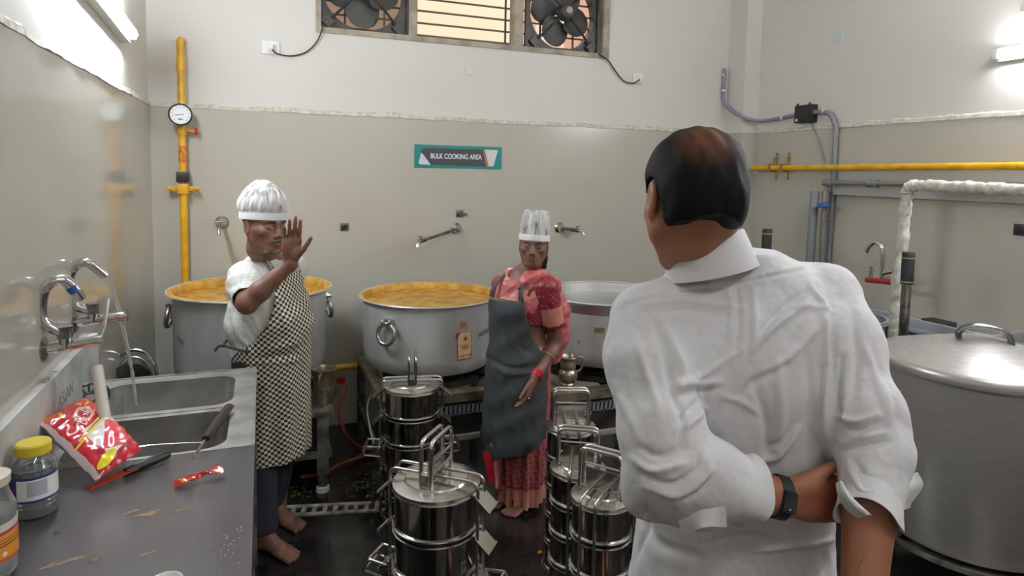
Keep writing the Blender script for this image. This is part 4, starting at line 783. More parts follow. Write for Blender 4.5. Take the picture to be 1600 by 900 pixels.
# ------------------------------------------------------------------ tiffin carriers
def tiffin(loc, r, h, nt, clips, label):
    t = thing('tiffin_carrier', loc, label, 'tiffin carrier', 'stacked steel tiffin carriers on the floor'); X, Y, _ = loc; c = Vector((X, Y, 0)); th = h/nt
    for k in range(nt):
        z = k*th+.012; b = BM(); lathe(b, [(0, 0), (r-.006, 0), (r, .004), (r+.005, .006), (r+.005, .011), (r, .013), (r, th-.014), (r+.005, th-.012), (r+.005, th-.006), (r, th-.004), (r-.004, th-.002), (0, th-.002)], (X, Y, z), 56); tr = obj('tier', b, M['steel'], t)
        b = BM(); tube(b, [(X+(r+.004)*math.cos(a), Y+(r+.004)*math.sin(a), z+th-.009) for a in [2*PI*i/56 for i in range(56)]], .0042, 8, closed=True); tube(b, [(X+(r+.004)*math.cos(a), Y+(r+.004)*math.sin(a), z+.008) for a in [2*PI*i/56 for i in range(56)]], .0042, 8, closed=True); obj('rim', b, M['steelrim'], tr)
    zt = h+.012; b = BM(); lathe(b, [(r+.005, 0), (r+.008, .004), (r+.006, .012), (r-.01, .018), (r-.03, .021), (r-.034, .026), (0, .03)], (X, Y, zt-.006), 56); lid = obj('lid', b, mat_lid, t)
    yo = .026
    for s in (-1, 1):
        w = r+.019; pts = bend([(X-w, Y+s*yo, .02), (X-w, Y+s*yo, zt+.036), (X+w, Y+s*yo, zt+.036), (X+w, Y+s*yo, .02)], .03)
        b = BM(); tube(b, pts, .0055, 10); obj('side_frame', b, M['steelrim'], t)
    b = BM()
    for z in (.02, zt*.5):
        for s in (-1, 1): tube(b, [(X+s*(r+.019), Y-yo, z), (X+s*(r+.019), Y+yo, z)], .005, 8)
    lathe(b, [(r-.002, 0), (r+.014, 0), (r+.014, .012), (r-.002, .012), (r-.002, 0)], (X, Y, 0), 48); obj('base_ring', b, M['steelrim'], t)
    hh = .16; g = .075
    for s in (-1, 1):
        b = BM(); tube(b, bend([(X+s*.016, Y-g, zt+.02), (X+s*.016, Y-g, zt+hh), (X+s*.016, Y+g, zt+hh), (X+s*.016, Y+g, zt+.02)], .025), .0068, 10)
        if s > 0:
            for z in (.055, .095): tube(b, [(X+s*.016, Y-g, zt+z), (X+s*.016, Y+g, zt+z)], .004, 8)
        obj('carrying_handle', b, M['steelrim'], t)
    b = BM(); box(b, (X-.014, Y-g-.012, zt+.016), (X+.014, Y-g+.004, zt+.06), .002); box(b, (X-.012, Y-.06, zt+.018), (X+.012, Y+.075, zt+.027), .002); box(b, (X-.0015, Y-g*.8, zt+.028), (X+.0015, Y+g*.8, zt+.09)); obj('latch', b, M['steelrim'], t)
    if clips:
        for s in (-1, 1):
            for k in range(nt):
                z = (k+1)*th-.002; b = BM(); x = X+s*(r+.012); rot = Matrix.Rotation(s*R(-48), 3, 'Y'); x += s*.006; box(b, (x-.0025, Y-.036, z-.05), (x+.0025, Y+.036, z+.018), 0, rot, (x, Y, z)); box(b, (x-.0045, Y-.038, z-.056), (x+.0045, Y+.038, z-.05), 0, rot, (x, Y, z)); obj('clip', b, M['steelrim'], t)
            b = BM(); x = X+s*(r+.02); z = h*.53
            tube(b, bend([(x, Y-.045, z+.035), (x+s*.065, Y-.045, z+.042), (x+s*.085, Y-.045, z-.0), (x+s*.0, Y-.045, z-.012)], .012), .0055, 8); tube(b, bend([(x, Y+.045, z+.035), (x+s*.065, Y+.045, z+.042), (x+s*.085, Y+.045, z-.0), (x+s*.0, Y+.045, z-.012)], .012), .0055, 8)
            tube(b, [(x+s*.065, Y-.045, z+.042), (x+s*.065, Y+.045, z+.042)], .0055, 8); tube(b, [(x+s*.084, Y-.045, z), (x+s*.084, Y+.045, z)], .0055, 8); obj('side_handle', b, M['steelrim'], t)
    else:
        b = BM(); kx = Vector((X+(r+.026)*math.cos(R(-50)), Y+(r+.026)*math.sin(R(-50)), zt-.28)); lathe(b, [(0, -.012), (.009, -.01), (.012, 0), (.009, .01), (0, .012)], kx, 14); tube(b, [kx, kx-Vector((math.cos(R(-50)), math.sin(R(-50)), 0))*.03], .004, 6); obj('knob', b, M['brass'], t)
        b = BM(); a = R(-50); dd = Vector((math.cos(a), math.sin(a), 0)); tube(b, bend([c+Vector((0, 0, zt+.03)), c+dd*(r+.018)+Vector((0, 0, zt+.026)), c+dd*(r+.018)+Vector((0, 0, .02))], .02), .0045, 8); obj('lock_rod', b, M['steelrim'], t)
    return t
mat_lid = mat('satin_steel_lid', (196, 193, 186), .24, 1)
ta = tiffin((0, 0, 0), .13, .655, 5, True, 'tall tiffin carrier standing at the left stove, handle seen edge-on'); ta.location = (.68, 3.05, 0); ta.rotation_euler.z = R(-12)
tb = copy_tree(ta); tb['label'] = 'nearest and largest-looking tiffin carrier, at the bottom centre'; tb.location = (.53, 2.0, 0); tb.scale = (1.06, 1.06, 1.04); tb.rotation_euler.z = R(-40)
td_ = tiffin((0, 0, 0), .1, .61, 5, False, 'slim tiffin carrier nearest the white shirt, in front of its group'); td_.location = (1.075, 1.86, 0); td_.rotation_euler.z = R(38)
for lab, loc, rz in (('slim tiffin carrier left of the nearest one beside the white shirt', (1.115, 2.115, -.02), 60), ('slim tiffin carrier at the back of the group, tall handle showing', (1.235, 2.42, 0.01), 70), ('slim tiffin carrier mostly hidden between its group and the white shirt', (1.345, 1.93, 0), 20), ):
    o = copy_tree(td_); o['label'] = lab; o.location = (loc[0], loc[1], 0); o.scale = (1, 1, 1+loc[2]/.6); o.rotation_euler.z = R(rz)
# ------------------------------------------------------------------ big lidded vessel
VX, VY = 2.9, 1.81; t = thing('storage_vessel', (VX, VY, 0), 'huge brushed steel vessel with conical lid on a leg stand at right', 'vessel')
b = BM(); lathe(b, [(0, .19), (.31, .19), (.345, .2), (.355, .22), (.378, .93), (.378, .935), (.37, .935), (.35, .23), (0, .2)], (VX, VY, 0), 128); obj('body', b, M['brushed'], t)
b = BM(); lathe(b, [(.384, .915), (.391, .915), (.393, .93), (.39, .948), (.384, .956), (.37, .962), (.05, 1.055), (0, 1.06)], (VX, VY, 0), 128); ld_ = obj('lid', b, M['brushed'], t)
h0 = Vector(at(1508, 524, Y=VY-.02)); h1 = Vector(at(1557, 538, Y=VY-.10)); cz = 1.045; hd = Vector((.11, -.10, 0)); hc = Vector((VX-.03, VY-.03, 0))
pts = [hc-hd*.62+Vector((0, 0, cz)), hc-hd*.6+Vector((0, 0, cz+.03)), hc-hd*.3+Vector((0, 0, cz+.058)), hc+hd*.3+Vector((0, 0, cz+.054)), hc+hd*.6+Vector((0, 0, cz+.022)), hc+hd*.66+Vector((0, 0, cz-.018))]
sd_ = Vector((.1, .11, 0)).normalized()
for q in (-1, 1):
    b = BM(); tube(b, smooth_path([p+sd_*.009*q for p in pts], 6), .011, 10, flat=((0, 0, 1), .8)); obj('handle', b, M['dullchrome'], ld_)
b = BM()
for k in range(4):
    a = R(77+90*k); d = Vector((math.cos(a), math.sin(a), 0)); s = Vector((-d.y, d.x, 0)); p = Vector((VX, VY, 0))
    for q in (0, 1):
        o_ = [(p+d*.45, 0), (p+d*.385, .5)] if q else [(p+d*.45+s*.0, 0), (p+d*.385, .5)]
        e = s*.04 if q else -d*.04
        V = [b.verts.new(v) for v in (p+d*.47, p+d*.47+e, p+d*.4+e+Vector((0, 0, .52)), p+d*.4+Vector((0, 0, .52)))]; n_ = (V[1].co-V[0].co).cross(V[3].co-V[0].co).normalized()*.004
        W_ = [b.verts.new(v.co+n_) for v in V]; b.faces.new(V[::-1]); b.faces.new(W_)
        for i in range(4): b.faces.new((V[i], V[(i+1) % 4], W_[(i+1) % 4], W_[i]))
    tube(b, [p+d*.4+Vector((0, 0, .18)), p+Vector((0, 0, .18))], .012, 8)
lathe(b, [(.37, .17), (.385, .17), (.385, .188), (.37, .188), (.37, .17)], (VX, VY, 0), 64); obj('leg_stand', b, M['frame'], t, smooth=False)
# ------------------------------------------------------------------ behind the big vessel
def upright(px, top, X, label, zb=0):
    p = at(px, top, X=X); t = thing('grip_post', (p[0], p[1], 0), label, 'handle', 'grip-topped steel posts'); x, y, z = p; g = .17
    b = BM(); tube(b, [(x, y, zb+.01), (x, y, z-g)], .024, 18); lathe(b, [(0, 0), (.06, 0), (.06, .012), (.03, .02), (0, .02)], (x, y, zb), 20); obj('post', b, M['dullchrome'], t)
    b = BM(); tube(b, [(x, y, z-g), (x, y, z-.005), (x, y, z)], [.031, .031, .028], 20); gr_ = obj('grip', b, M['rubber'], t)
    for q in (z-.03, z-g+.012): obj('ring', lathe(BM(), [(.0312, -.003), (.0325, -.003), (.0325, .003), (.0312, .003), (.0312, -.003)], (x, y, q), 24), mat('pale_ring', (150, 150, 100), .5), gr_)
upright(1420, 394, 3.2, 'black-gripped steel post behind the big lidded vessel'); upright(1199, 358, 3.1, 'black-gripped steel post showing just right of the collar')
t = thing('mixer_tap', (3.5, 2.79, 1.1), 'small chrome gooseneck tap with red base by the wrapped pipe', 'tap'); X = 3.47
b = BM(); A_, B_ = Vector(at(1354, 437, X=X)), Vector(at(1392, 441, X=X)); tube(b, [A_, B_], .017, 12); obj('red_base', b, M['red'], t)
b = BM(); tube(b, smooth_path([at(1378, 436, X=X), at(1379, 410, X=X), at(1378, 388, X=X), at(1368, 379, X=X), at(1358, 386, X=X), at(1354, 394, X=X)], 7), .0125, 12); obj('spout', b, M['chrome'], t)
b = BM(); q = Vector(at(1361, 428, X=X)); tube(b, [q+Vector((0, 0, -.02)), q+Vector((0, 0, .045))], .01, 10); tube(b, [q+Vector((0, .02, .02)), q+Vector((0, -.02, .02))], .007, 8); tube(b, [at(1378, 428, X=X), at(1396, 424, X=X)], .012, 10); tube(b, [B_, at(1404, 443, X=X-.03)], .012, 10); tube(b, [at(1378, 436, X=X), (XR-TH, at(1378, 436, X=X)[1], at(1378, 436, X=X)[2])], .012, 10); obj('body', b, M['chrome'], t)
c0 = at(1352, 492, X=2.95); t = thing('steel_drum', (c0[0], c0[1], 0), 'plain grey steel drum partly hidden behind the white sleeve', 'drum'); b = BM(); lathe(b, [(0, 0), (.17, 0), (.2, .03), (.215, c0[2]-.03), (.23, c0[2]-.02), (.23, c0[2]), (.215, c0[2]), (.19, .04), (0, .03)], (c0[0]-.13, c0[1]+.05, 0), 64); obj('body', b, M['galv'], t)
t = thing('wash_basin', (3.5, 2.45, 0), 'pale wash basin and drainer behind the big lidded vessel', 'basin'); b = BM(); zb = .88
box(b, (3.465, 2.1, zb-.03), (XR-TH-.001, 2.95, zb), .004); box(b, (3.465, 2.12, zb+.0005), (3.48, 2.95, zb+.05)); box(b, (3.48, 2.12, zb+.0005), (XR-TH-.001, 2.14, zb+.05)); obj('tray', b, mat('pale_steel', (176, 184, 194), .35, .3), t)
b = BM(); box(b, (3.5, 2.38, zb+.001), (3.6, 2.52, zb+.055), .006); obj('dark_box', b, M['stoved'], t)
b = BM()
for x, y in ((3.49, 2.25), (3.49, 2.9), (3.68, 2.25), (3.68, 2.9)): box(b, (x-.02, y-.02, 0), (x+.02, y+.02, zb-.03))
obj('leg_frame', b, M['frame'], t, smooth=False)
# ------------------------------------------------------------------ modelling bodies and cloth as smooth distance fields
V3 = lambda *a: np.array(a, float)
def unit(v): v = np.asarray(v, float); return v/np.linalg.norm(v)
class SD:
    def __init__(s): s.P = []; s.C = []
    def add(s, lo, hi, k, fn, op='u'): s.P.append((np.array(lo)-k-.025, np.array(hi)+k+.025, k, fn, op))
    def cone(s, a, b, ra, rb, k=.02, op='u', flat=None):
        a = np.array(a, float); b = np.array(b, float); ab = b-a; L2 = max(ab@ab, 1e-9); m = max(ra, rb)
        def fn(x, y, z):
            px, py, pz = x-a[0], y-a[1], z-a[2]; t = np.clip((px*ab[0]+py*ab[1]+pz*ab[2])/L2, 0, 1)
            px, py, pz = px-t*ab[0], py-t*ab[1], pz-t*ab[2]
            if flat is not None:
                n, f = flat; q = px*n[0]+py*n[1]+pz*n[2]; e = q*(1/f-1); px, py, pz = px+e*n[0], py+e*n[1], pz+e*n[2]
                r_ = np.sqrt(px*px+py*py+pz*pz)-(ra+(rb-ra)*t); return r_*(f+(1-f)*.4)
            return np.sqrt(px*px+py*py+pz*pz)-(ra+(rb-ra)*t)
        s.add(np.minimum(a, b)-m, np.maximum(a, b)+m, k, fn, op)
    def chain(s, pts, rs, k=.02, op='u', flat=None, kk=None):
        for i in range(len(pts)-1): s.cone(pts[i], pts[i+1], rs[i], rs[i+1], k if i == 0 or kk is None else kk, op, flat)
    def ell(s, c, r, ax=None, k=.02, op='u'):
        c = np.array(c, float); r = np.array(r, float); A = np.eye(3) if ax is None else np.array(ax)
        def fn(x, y, z):
            p = (x-c[0], y-c[1], z-c[2]); q = [(p[0]*A[i][0]+p[1]*A[i][1]+p[2]*A[i][2])/r[i] for i in range(3)]
            k0 = np.sqrt(q[0]**2+q[1]**2+q[2]**2); k1 = np.sqrt((q[0]/r[0])**2+(q[1]/r[1])**2+(q[2]/r[2])**2); return k0*(k0-1)/np.maximum(k1, 1e-6)
        m = max(r); s.add(c-m, c+m, k, fn, op)
    def loft(s, o, h, rings, k=.02, mod=None, op='u', pw=2.3, cap=True):
        """upright body of oval sections: rings = (z, sideways, forwards, half width, half depth) in the frame at o facing h"""
        rt = (h[1], -h[0]); R_ = np.array(rings, float); R_ = R_[np.argsort(R_[:, 0])]; zz = np.linspace(R_[0, 0], R_[-1, 0], 160)
        P = smooth_path([tuple(r) for r in R_], 12); P = np.array(P); P = P[np.argsort(P[:, 0])]; I = [np.interp(zz, P[:, 0], P[:, i]) for i in range(1, 5)]; mx = R_[:, 3:].max()+np.abs(R_[:, 1:3]).max()+.02
        def fn(x, y, z):
            z_ = z+0*x+0*y; a = (x-o[0])*rt[0]+(y-o[1])*rt[1]-np.interp(z, zz, I[0]); b = (x-o[0])*h[0]+(y-o[1])*h[1]-np.interp(z, zz, I[1]); ra = np.interp(z, zz, I[2]); rb = np.interp(z, zz, I[3])
            rho = (np.abs(a/ra)**pw+np.abs(b/rb)**pw)**(1/pw)+1e-6; d = np.sqrt(a*a+b*b)*(1-1/rho)
            d = np.where(rho < .3, -.05, d)
            if mod is not None: d = d-mod(np.arctan2(a, b), z_, a, b)
            return np.maximum(d, np.maximum(zz[0]-z_, z_-zz[-1])) if cap else d
        s.add((o[0]-mx, o[1]-mx, zz[0]), (o[0]+mx, o[1]+mx, zz[-1]), k, fn, op)
    def cut(s, fn): s.C.append(fn)
    def grid(s, lo, hi, h):
        xs, ys, zs = (np.arange(lo[i], hi[i]+h, h) for i in range(3)); v = np.full((len(xs), len(ys), len(zs)), .1, np.float32)
        for (bl, bh, k, fn, op) in s.P:
            ix = [slice(*np.searchsorted(g, (bl[i], bh[i]))) for i, g in enumerate((xs, ys, zs))]
            if any(q.start >= q.stop for q in ix): continue
            d = fn(xs[ix[0]][:, None, None], ys[ix[1]][None, :, None], zs[ix[2]][None, None, :]).astype(np.float32); w = v[tuple(ix)]
            if op == 'u': e = np.maximum(k-np.abs(w-d), 0)/max(k, 1e-6); v[tuple(ix)] = np.minimum(w, d)-e*e*k/4
            else: e = np.maximum(k-np.abs(w+d), 0)/max(k, 1e-6); v[tuple(ix)] = np.maximum(w, -d)+e*e*k/4
        for fn in s.C: v = np.maximum(v, fn(xs[:, None, None], ys[None, :, None], zs[None, None, :]).astype(np.float32))
        return xs, ys, zs, v
def nets(xs, ys, zs, v):
    I = v < 0; n = v.shape
    c = [(i, j, k) for i in (0, 1) for j in (0, 1) for k in (0, 1)]
    S = lambda A, o: A[o[0]:n[0]-1+o[0], o[1]:n[1]-1+o[1], o[2]:n[2]-1+o[2]]
    al = S(I, c[0]).copy(); an = S(I, c[0]).copy()
    for o in c[1:]: al &= S(I, o); an |= S(I, o)
    act = np.argwhere(an & ~al)
    if len(act) == 0: return np.zeros((0, 3)), np.zeros((0, 4), int)
    idm = np.full((n[0]-1, n[1]-1, n[2]-1), -1, np.int32); idm[act[:, 0], act[:, 1], act[:, 2]] = np.arange(len(act))
    val = {o: v[act[:, 0]+o[0], act[:, 1]+o[1], act[:, 2]+o[2]] for o in c}; acc = np.zeros((len(act), 3)); cnt = np.zeros(len(act))
    for a in c:
        for ax in range(3):
            if a[ax]: continue
            b = list(a); b[ax] = 1; b = tuple(b); va, vb = val[a], val[b]; m = (va < 0) != (vb < 0); t = np.where(m, va/np.where(m, va-vb, 1), 0); p = np.zeros((len(act), 3)); p += a; p[:, ax] = t; acc += p*m[:, None]; cnt += m
    acc /= cnt[:, None]; h = np.array([xs[1]-xs[0], ys[1]-ys[0], zs[1]-zs[0]]); verts = np.array([xs[0], ys[0], zs[0]])+(act+acc)*h; Q = []
    for ax in range(3):
        u, w = [(1, 2), (2, 0), (0, 1)][ax]; sl0 = [slice(None)]*3; sl1 = [slice(None)]*3; sl0[ax] = slice(0, n[ax]-1); sl1[ax] = slice(1, n[ax]); A, B = I[tuple(sl0)], I[tuple(sl1)]
        e = np.argwhere(A != B); e = e[(e[:, u] > 0) & (e[:, w] > 0) & (e[:, u] < n[u]-1) & (e[:, w] < n[w]-1)]; fl = A[e[:, 0], e[:, 1], e[:, 2]]; q = []
        for du, dw in ((-1, -1), (0, -1), (0, 0), (-1, 0)): p = e.copy(); p[:, u] += du; p[:, w] += dw; q.append(idm[p[:, 0], p[:, 1], p[:, 2]])
        q = np.stack(q, 1); q[~fl] = q[~fl][:, ::-1]; Q.append(q)
    return verts, np.concatenate(Q)
def sdobj(name, sd, lo, hi, h, m, parent, fine=(), disp=None, uv=None, label=None, colfn=None):
    parts = []; xs, ys, zs, v = sd.grid(lo, hi, h)
    for fl, fh, fhh in fine:
        ix = tuple(slice(*np.searchsorted(g, (fl[i]+h*1.2, fh[i]-h*1.2))) for i, g in enumerate((xs, ys, zs))); v[ix] = np.nan
    if fine:
        bad = np.isnan(v); v[bad] = .1; 
    vv, qq = nets(xs, ys, zs, v)
    if fine:   # drop the closing faces inside the finer boxes
        keep = np.ones(len(qq), bool)
        for fl, fh, fhh in fine:
            cc = vv[qq].mean(1); keep &= ~np.all((cc > np.array(fl)+h*.6) & (cc < np.array(fh)-h*.6), 1)
        qq = qq[keep]
    parts.append((vv, qq))
    for fl, fh, fhh in fine: parts.append(nets(*sd.grid(fl, fh, fhh)))
    off = 0; VV, QQ = [], []
    for a, b in parts: VV.append(a); QQ.append(b+off); off += len(a)
    VV = np.concatenate(VV); QQ = np.concatenate(QQ); w = np.zeros(3); p = parent
    while p: w += np.array(p.location); p = p.parent
    me = bpy.data.meshes.new(name); me.vertices.add(len(VV)); me.loops.add(len(QQ)*4); me.polygons.add(len(QQ))
    me.vertices.foreach_set('co', (VV).ravel()); me.loops.foreach_set('vertex_index', QQ.ravel().astype(np.int32)); me.polygons.foreach_set('loop_start', np.arange(len(QQ), dtype=np.int32)*4)
    me.update(calc_edges=True); me.validate()
    N = np.zeros(len(me.vertices)*3); me.vertices.foreach_get('normal', N); N = N.reshape(-1, 3)
    co = np.zeros(len(me.vertices)*3); me.vertices.foreach_get('co', co); co = co.reshape(-1, 3)
    if disp is not None: co = co+N*disp(co, N)[:, None]
    if uv is not None:
        UV = uv(co); ul = me.uv_layers.new(name='uv'); li = np.zeros(len(me.loops), np.int32); me.loops.foreach_get('vertex_index', li); ul.data.foreach_set('uv', UV[li].ravel().astype(np.float32))
    if colfn is not None:
        cv = colfn(co, N); at_ = me.attributes.new('tint', 'FLOAT', 'POINT'); at_.data.foreach_set('value', cv.astype(np.float32))
    me.vertices.foreach_set('co', (co-w).ravel()); me.update()
    o = bpy.data.objects.new(name, me); COL.objects.link(o); me.materials.append(m); me.polygons.foreach_set('use_smooth', [True]*len(me.polygons)); o.parent = parent
    if label: o['label'] = label
    return o
def tint_mat(name, c, c2, rough=.6, **k):
    """two real colours of a thing, chosen by a per-point value (bare skin and thin hair, cloth and woven border)"""
    m = mat(name, c, rough, **k); n = m.node_tree.nodes; l = m.node_tree.links; a = n.new('ShaderNodeAttribute'); a.attribute_name = 'tint'; mx = n.new('ShaderNodeMix'); mx.data_type = 'RGBA'; mx.inputs[6].default_value = lin(c); mx.inputs[7].default_value = lin(c2)
    ip = n['Principled BSDF'].inputs['Base Color']
    if ip.links: l.new(ip.links[0].from_socket, mx.inputs[6])
    l.new(a.outputs['Fac'], mx.inputs[0]); l.new(mx.outputs[2], ip); return m
def frame2(az, pitch=0, roll=0):
    """forward direction turned az from -Y towards +X; returns right, forward, up (the person's own right)"""
    f = V3(math.sin(az), -math.cos(az), 0); r = V3(f[1], -f[0], 0); u = V3(0, 0, 1)
    f2 = f*math.cos(pitch)-u*math.sin(pitch); u2 = u*math.cos(pitch)+f*math.sin(pitch); r2 = r*math.cos(roll)+u2*math.sin(roll); u3 = u2*math.cos(roll)-r*math.sin(roll); return r2, f2, u3
def head(sd, c, fr, s=1., female=False, ears=True, openm=0):
    r, f, u = fr; L = lambda a, b, z: c+(r*a+f*b+u*z)*s; ax = (r, f, u); E = lambda p, rr, k=.02, op='u', ax=ax: sd.ell(L(*p), np.array(rr)*s, ax, k*s, op); C = lambda p, q, a, b, k=.015, op='u': sd.cone(L(*p), L(*q), a*s, b*s, k*s, op)
    E((0, -.012, .035), (.074, .094, .085)); E((0, .018, -.035), (.06, .07, .075), .03); E((0, .035, .045), (.06, .045, .05), .03)
    jw = .92 if female else 1
    for q in (-1, 1):
        C((q*.053*jw, .0, -.05), (q*.02, .062, -.098), .018, .017, .03); C((q*.056, .03, -.02), (q*.05*jw, .02, -.055), .016, .016, .03)
        E((q*.043, .058, -.022), (.02, .017, .017), .022); C((q*.012, .083, .02), (q*.042, .07, .022), .009, .010, .014)
        E((q*.032, .092, .002), (.017, .014, .011), .012, 's'); E((q*.0315, .0725, .0), (.0165, .0125, .0125), .004)
        C((q*.018, .085, .0075), (q*.045, .075, .005), .0028, .0028, .002); C((q*.02, .081, -.009), (q*.043, .073, -.008), .003, .003, .004)
        E((q*.0315, .0875, -.001), (.0135, .0085, .0052), .001, 's')
        E((q*.0125, .093, -.038), (.0075, .010, .007), .006); E((q*.006, .104, -.0455), (.0038, .004, .003), .002, 's')
        if ears:
            a3 = (unit(r*1-f*.35*q*0+0*u), unit(f*.95+u*.25), unit(u*.95-f*.25)); E((q*.078, -.008, -.008), (.0075, .019, .032), .006, 'u', a3); E((q*.085, -.004, -.004), (.006, .010, .019), .005, 's', a3); E((q*.0745, -.002, -.034), (.007, .009, .010), .006, 'u', a3)
    C((0, .078, .018), (0, .098, -.022), .0075, .009, .014); C((0, .098, -.022), (0, .104, -.035), .0095, .0115, .01)
    E((0, .075, -.06), (.03, .02, .022), .022); z0 = -.066
    C((-.018, .086, z0+.004), (.018, .086, z0+.004), .0045, .0045, .005); C((0, .092, z0+.005), (0, .093, z0+.005), .006, .006, .005)
    C((-.016, .085, z0-.008-openm), (.016, .085, z0-.008-openm), .0055, .0055, .006); C((0, .090, z0-.009-openm), (0, .09, z0-.009-openm), .0065, .0065, .006)
    C((-.024, .088, z0-.0015-openm/2), (.024, .088, z0-.0015-openm/2), .0022+openm/3, .0022+openm/3, .003, 's'); C((0, .097, z0-.0015-openm/2), (0, .097, z0-.0015-openm/2), .003, .003, .003, 's')
    E((0, .068, -.1), (.022, .02, .018), .022); return L
def face_bits(t, L, fr, s, ec, brow=(30, 26, 24), bk=1., parent=None):
    r, f, u = fr; ew = mat('eye_white', (200, 190, 180), .25); ei = mat('eye_iris', (26, 18, 14), .12)
    for q in (-1, 1):
        c = L(q*.0315, .0722, -.001); b = BM(); bmesh.ops.create_uvsphere(b, u_segments=20, v_segments=12, radius=.0113*s, matrix=Matrix.Translation(Vector(c))); e = obj('eye', b, ew, t)
        d = unit(L(q*.0315+ec, .09, -.002)-c); b = BM(); bmesh.ops.create_uvsphere(b, u_segments=16, v_segments=10, radius=.0058*s, matrix=Matrix.Translation(Vector(c+d*.0066*s))); obj('iris', b, ei, e)
        b = BM(); pts = [L(q*x, y, z) for x, y, z in ((.014, .0935, .017), (.024, .0915, .022), (.036, .0855, .023), (.047, .0745, .018))]; P = smooth_path(pts, 5); tube(b, P, [.0022*s+.0016*s*math.sin(PI*min(1, i/len(P)*1.2))*bk for i in range(len(P))], 8); obj('eyebrow', b, mat('eyebrow_hair', brow, .8, bump=.5, bscale=300), t)
def hand(sd, W, fd, pn, ts, s=1., curl=(.3, .3, .3, .35), th=(.8, .6, .15), spread=.06, k=.008):
    """W wrist; fd towards the fingers; pn the way the palm faces; ts the thumb's side. returns fingertips"""
    fd = unit(fd); pn = unit(pn-fd*(pn@fd)); ts = unit(ts-fd*(ts@fd)-pn*(ts@pn)); W = np.array(W, float); tips = []
    sd.cone(W-fd*.02*s, W+fd*.02*s, .026*s, .027*s, .015, flat=(pn, .72)); offs = (.029, .0095, -.0105, -.029); kl = (.088, .092, .087, .078); fl = ((.04, .025, .02), (.044, .028, .021), (.04, .026, .02), (.031, .02, .018)); fr_ = (.0088, .009, .0086, .0076)
    for o, a, seg, r0, c in zip(offs, kl, fl, fr_, curl):
        K = W+(fd*a+ts*o)*s; sd.cone(W+(fd*.015+ts*o*.6)*s, K, .0125*s, .0105*s, .014*s, flat=(pn, .85)); ang = 0; p = K; base = unit(fd+ts*(o*spread/.03)); rr = r0*s
        for i, L_ in enumerate(seg):
            ang += c*(1.0 if i == 0 else 1.25 if i == 1 else .8); d = base*math.cos(ang)+pn*math.sin(ang); q = p+d*L_*s; sd.cone(p, q, rr, rr*.93, k*s if i == 0 else .004*s); p = q; rr *= .93
        tips.append(p)
    sd.ell(W+(fd*.05+pn*.004)*s, np.array((.043, .036, .0145))*s, (fd, ts, pn), .014*s); sd.ell(W+(fd*.035+ts*.022+pn*.011)*s, np.array((.03, .016, .014))*s, (unit(fd+ts*.5), unit(ts-fd*.5), pn), .012*s)
    p = W+(fd*.022+ts*.024+pn*.008)*s; a, b_, c_ = th; d = unit(ts*a+fd*b_+pn*c_); 
    for i, (L_, r1) in enumerate(((.042, .0125), (.032, .0105), (.026, .0092))):
        q = p+d*L_*s; sd.cone(p, q, r1*s, r1*.88*s, .012*s if i == 0 else .004*s); p = q; d = unit(d+fd*.28*(1 if i == 0 else .6))
    tips.append(p); return tips
def nails(t, tips, fd, pn, m, s=1.): pass
def skin(name, c, c2): return mat(name, c, .52, c2=c2, nscale=14, namt=(.35, .7), bump=.12, bscale=160, sss=.06)
def folds(lines):
    """raised or sunken creases along given lines of the garment; each = (points, width, height)"""
    def fn(co, N):
        px, py = pix(co.T.reshape(3, -1).T); view = CAMP-co; view /= np.linalg.norm(view, axis=1)[:, None]; fac = np.clip(((N*view).sum(1)-.05)*3, 0, 1); out = np.zeros(len(co))
        for pts, w, amp in lines:
            P = np.array(smooth_path([(x, y, 0) for x, y in pts], 6))[:, :2]; n = len(P); best = np.full(len(co), 1e9); bt = np.zeros(len(co)); lo, hi = P.min(0)-w*4, P.max(0)+w*4
            m = (px > lo[0]) & (px < hi[0]) & (py > lo[1]) & (py < hi[1]) & (fac > 0)
            if not m.any(): continue
            X, Y = px[m], py[m]; bb, tt = best[m], bt[m]
            for i in range(n-1):
                d = P[i+1]-P[i]; L2 = d@d+1e-9; t = np.clip(((X-P[i, 0])*d[0]+(Y-P[i, 1])*d[1])/L2, 0, 1); D = np.hypot(X-P[i, 0]-t*d[0], Y-P[i, 1]-t*d[1]); u = D < bb; bb = np.where(u, D, bb); tt = np.where(u, (i+t)/(n-1), tt)
            out[m] += amp*np.exp(-(bb/w)**2)*np.sin(PI*np.clip(tt*.9+.05, 0, 1))**.6*fac[m]
        return out
    return fn
# ================================================================== the man in the white shirt, seen from behind
def bare_foot(sd, heel, toe, s=1., k=.012):
    heel = np.array(heel, float); toe = np.array(toe, float); d = unit(toe-heel); n = V3(-d[1], d[0], 0); z = V3(0, 0, 1); L = np.linalg.norm(toe-heel)
    sd.cone(heel+d*.03+z*.032, heel+d*.03+z*.1, .032*s, .034*s, .02); sd.cone(heel+d*.03+z*.028, heel+d*L*.58+z*.026, .03*s, .034*s, .03, flat=(z, .75)); sd.cone(heel+d*.05+z*.07, heel+d*L*.6+z*.03, .03*s, .022*s, .03)
    for i, (o, l, r) in enumerate(((-.031, .0, .0125), (-.009, .004, .0092), (.009, -.002, .0088), (.025, -.01, .0084), (.040, -.02, .008))):
        b = heel+d*L*.62+n*o*s*.9+z*.02; e = heel+d*(L-.006+l)+n*o*s*1.05+z*r; sd.cone(b, e, .0125*s, r*s, .004)
def az_of(v): return math.atan2(v[0], -v[1])
Pd = lambda x, y, d: at(x, y, d=d)
M['shirt'] = mat('white_cotton', (220, 220, 222), .75, c2=(208, 207, 209), nscale=5, bump=.12, bscale=320)
skA = tint_mat('brown_skin', (158, 106, 78), (168, 84, 72), .52, bump=.12, bscale=160, sss=.06)
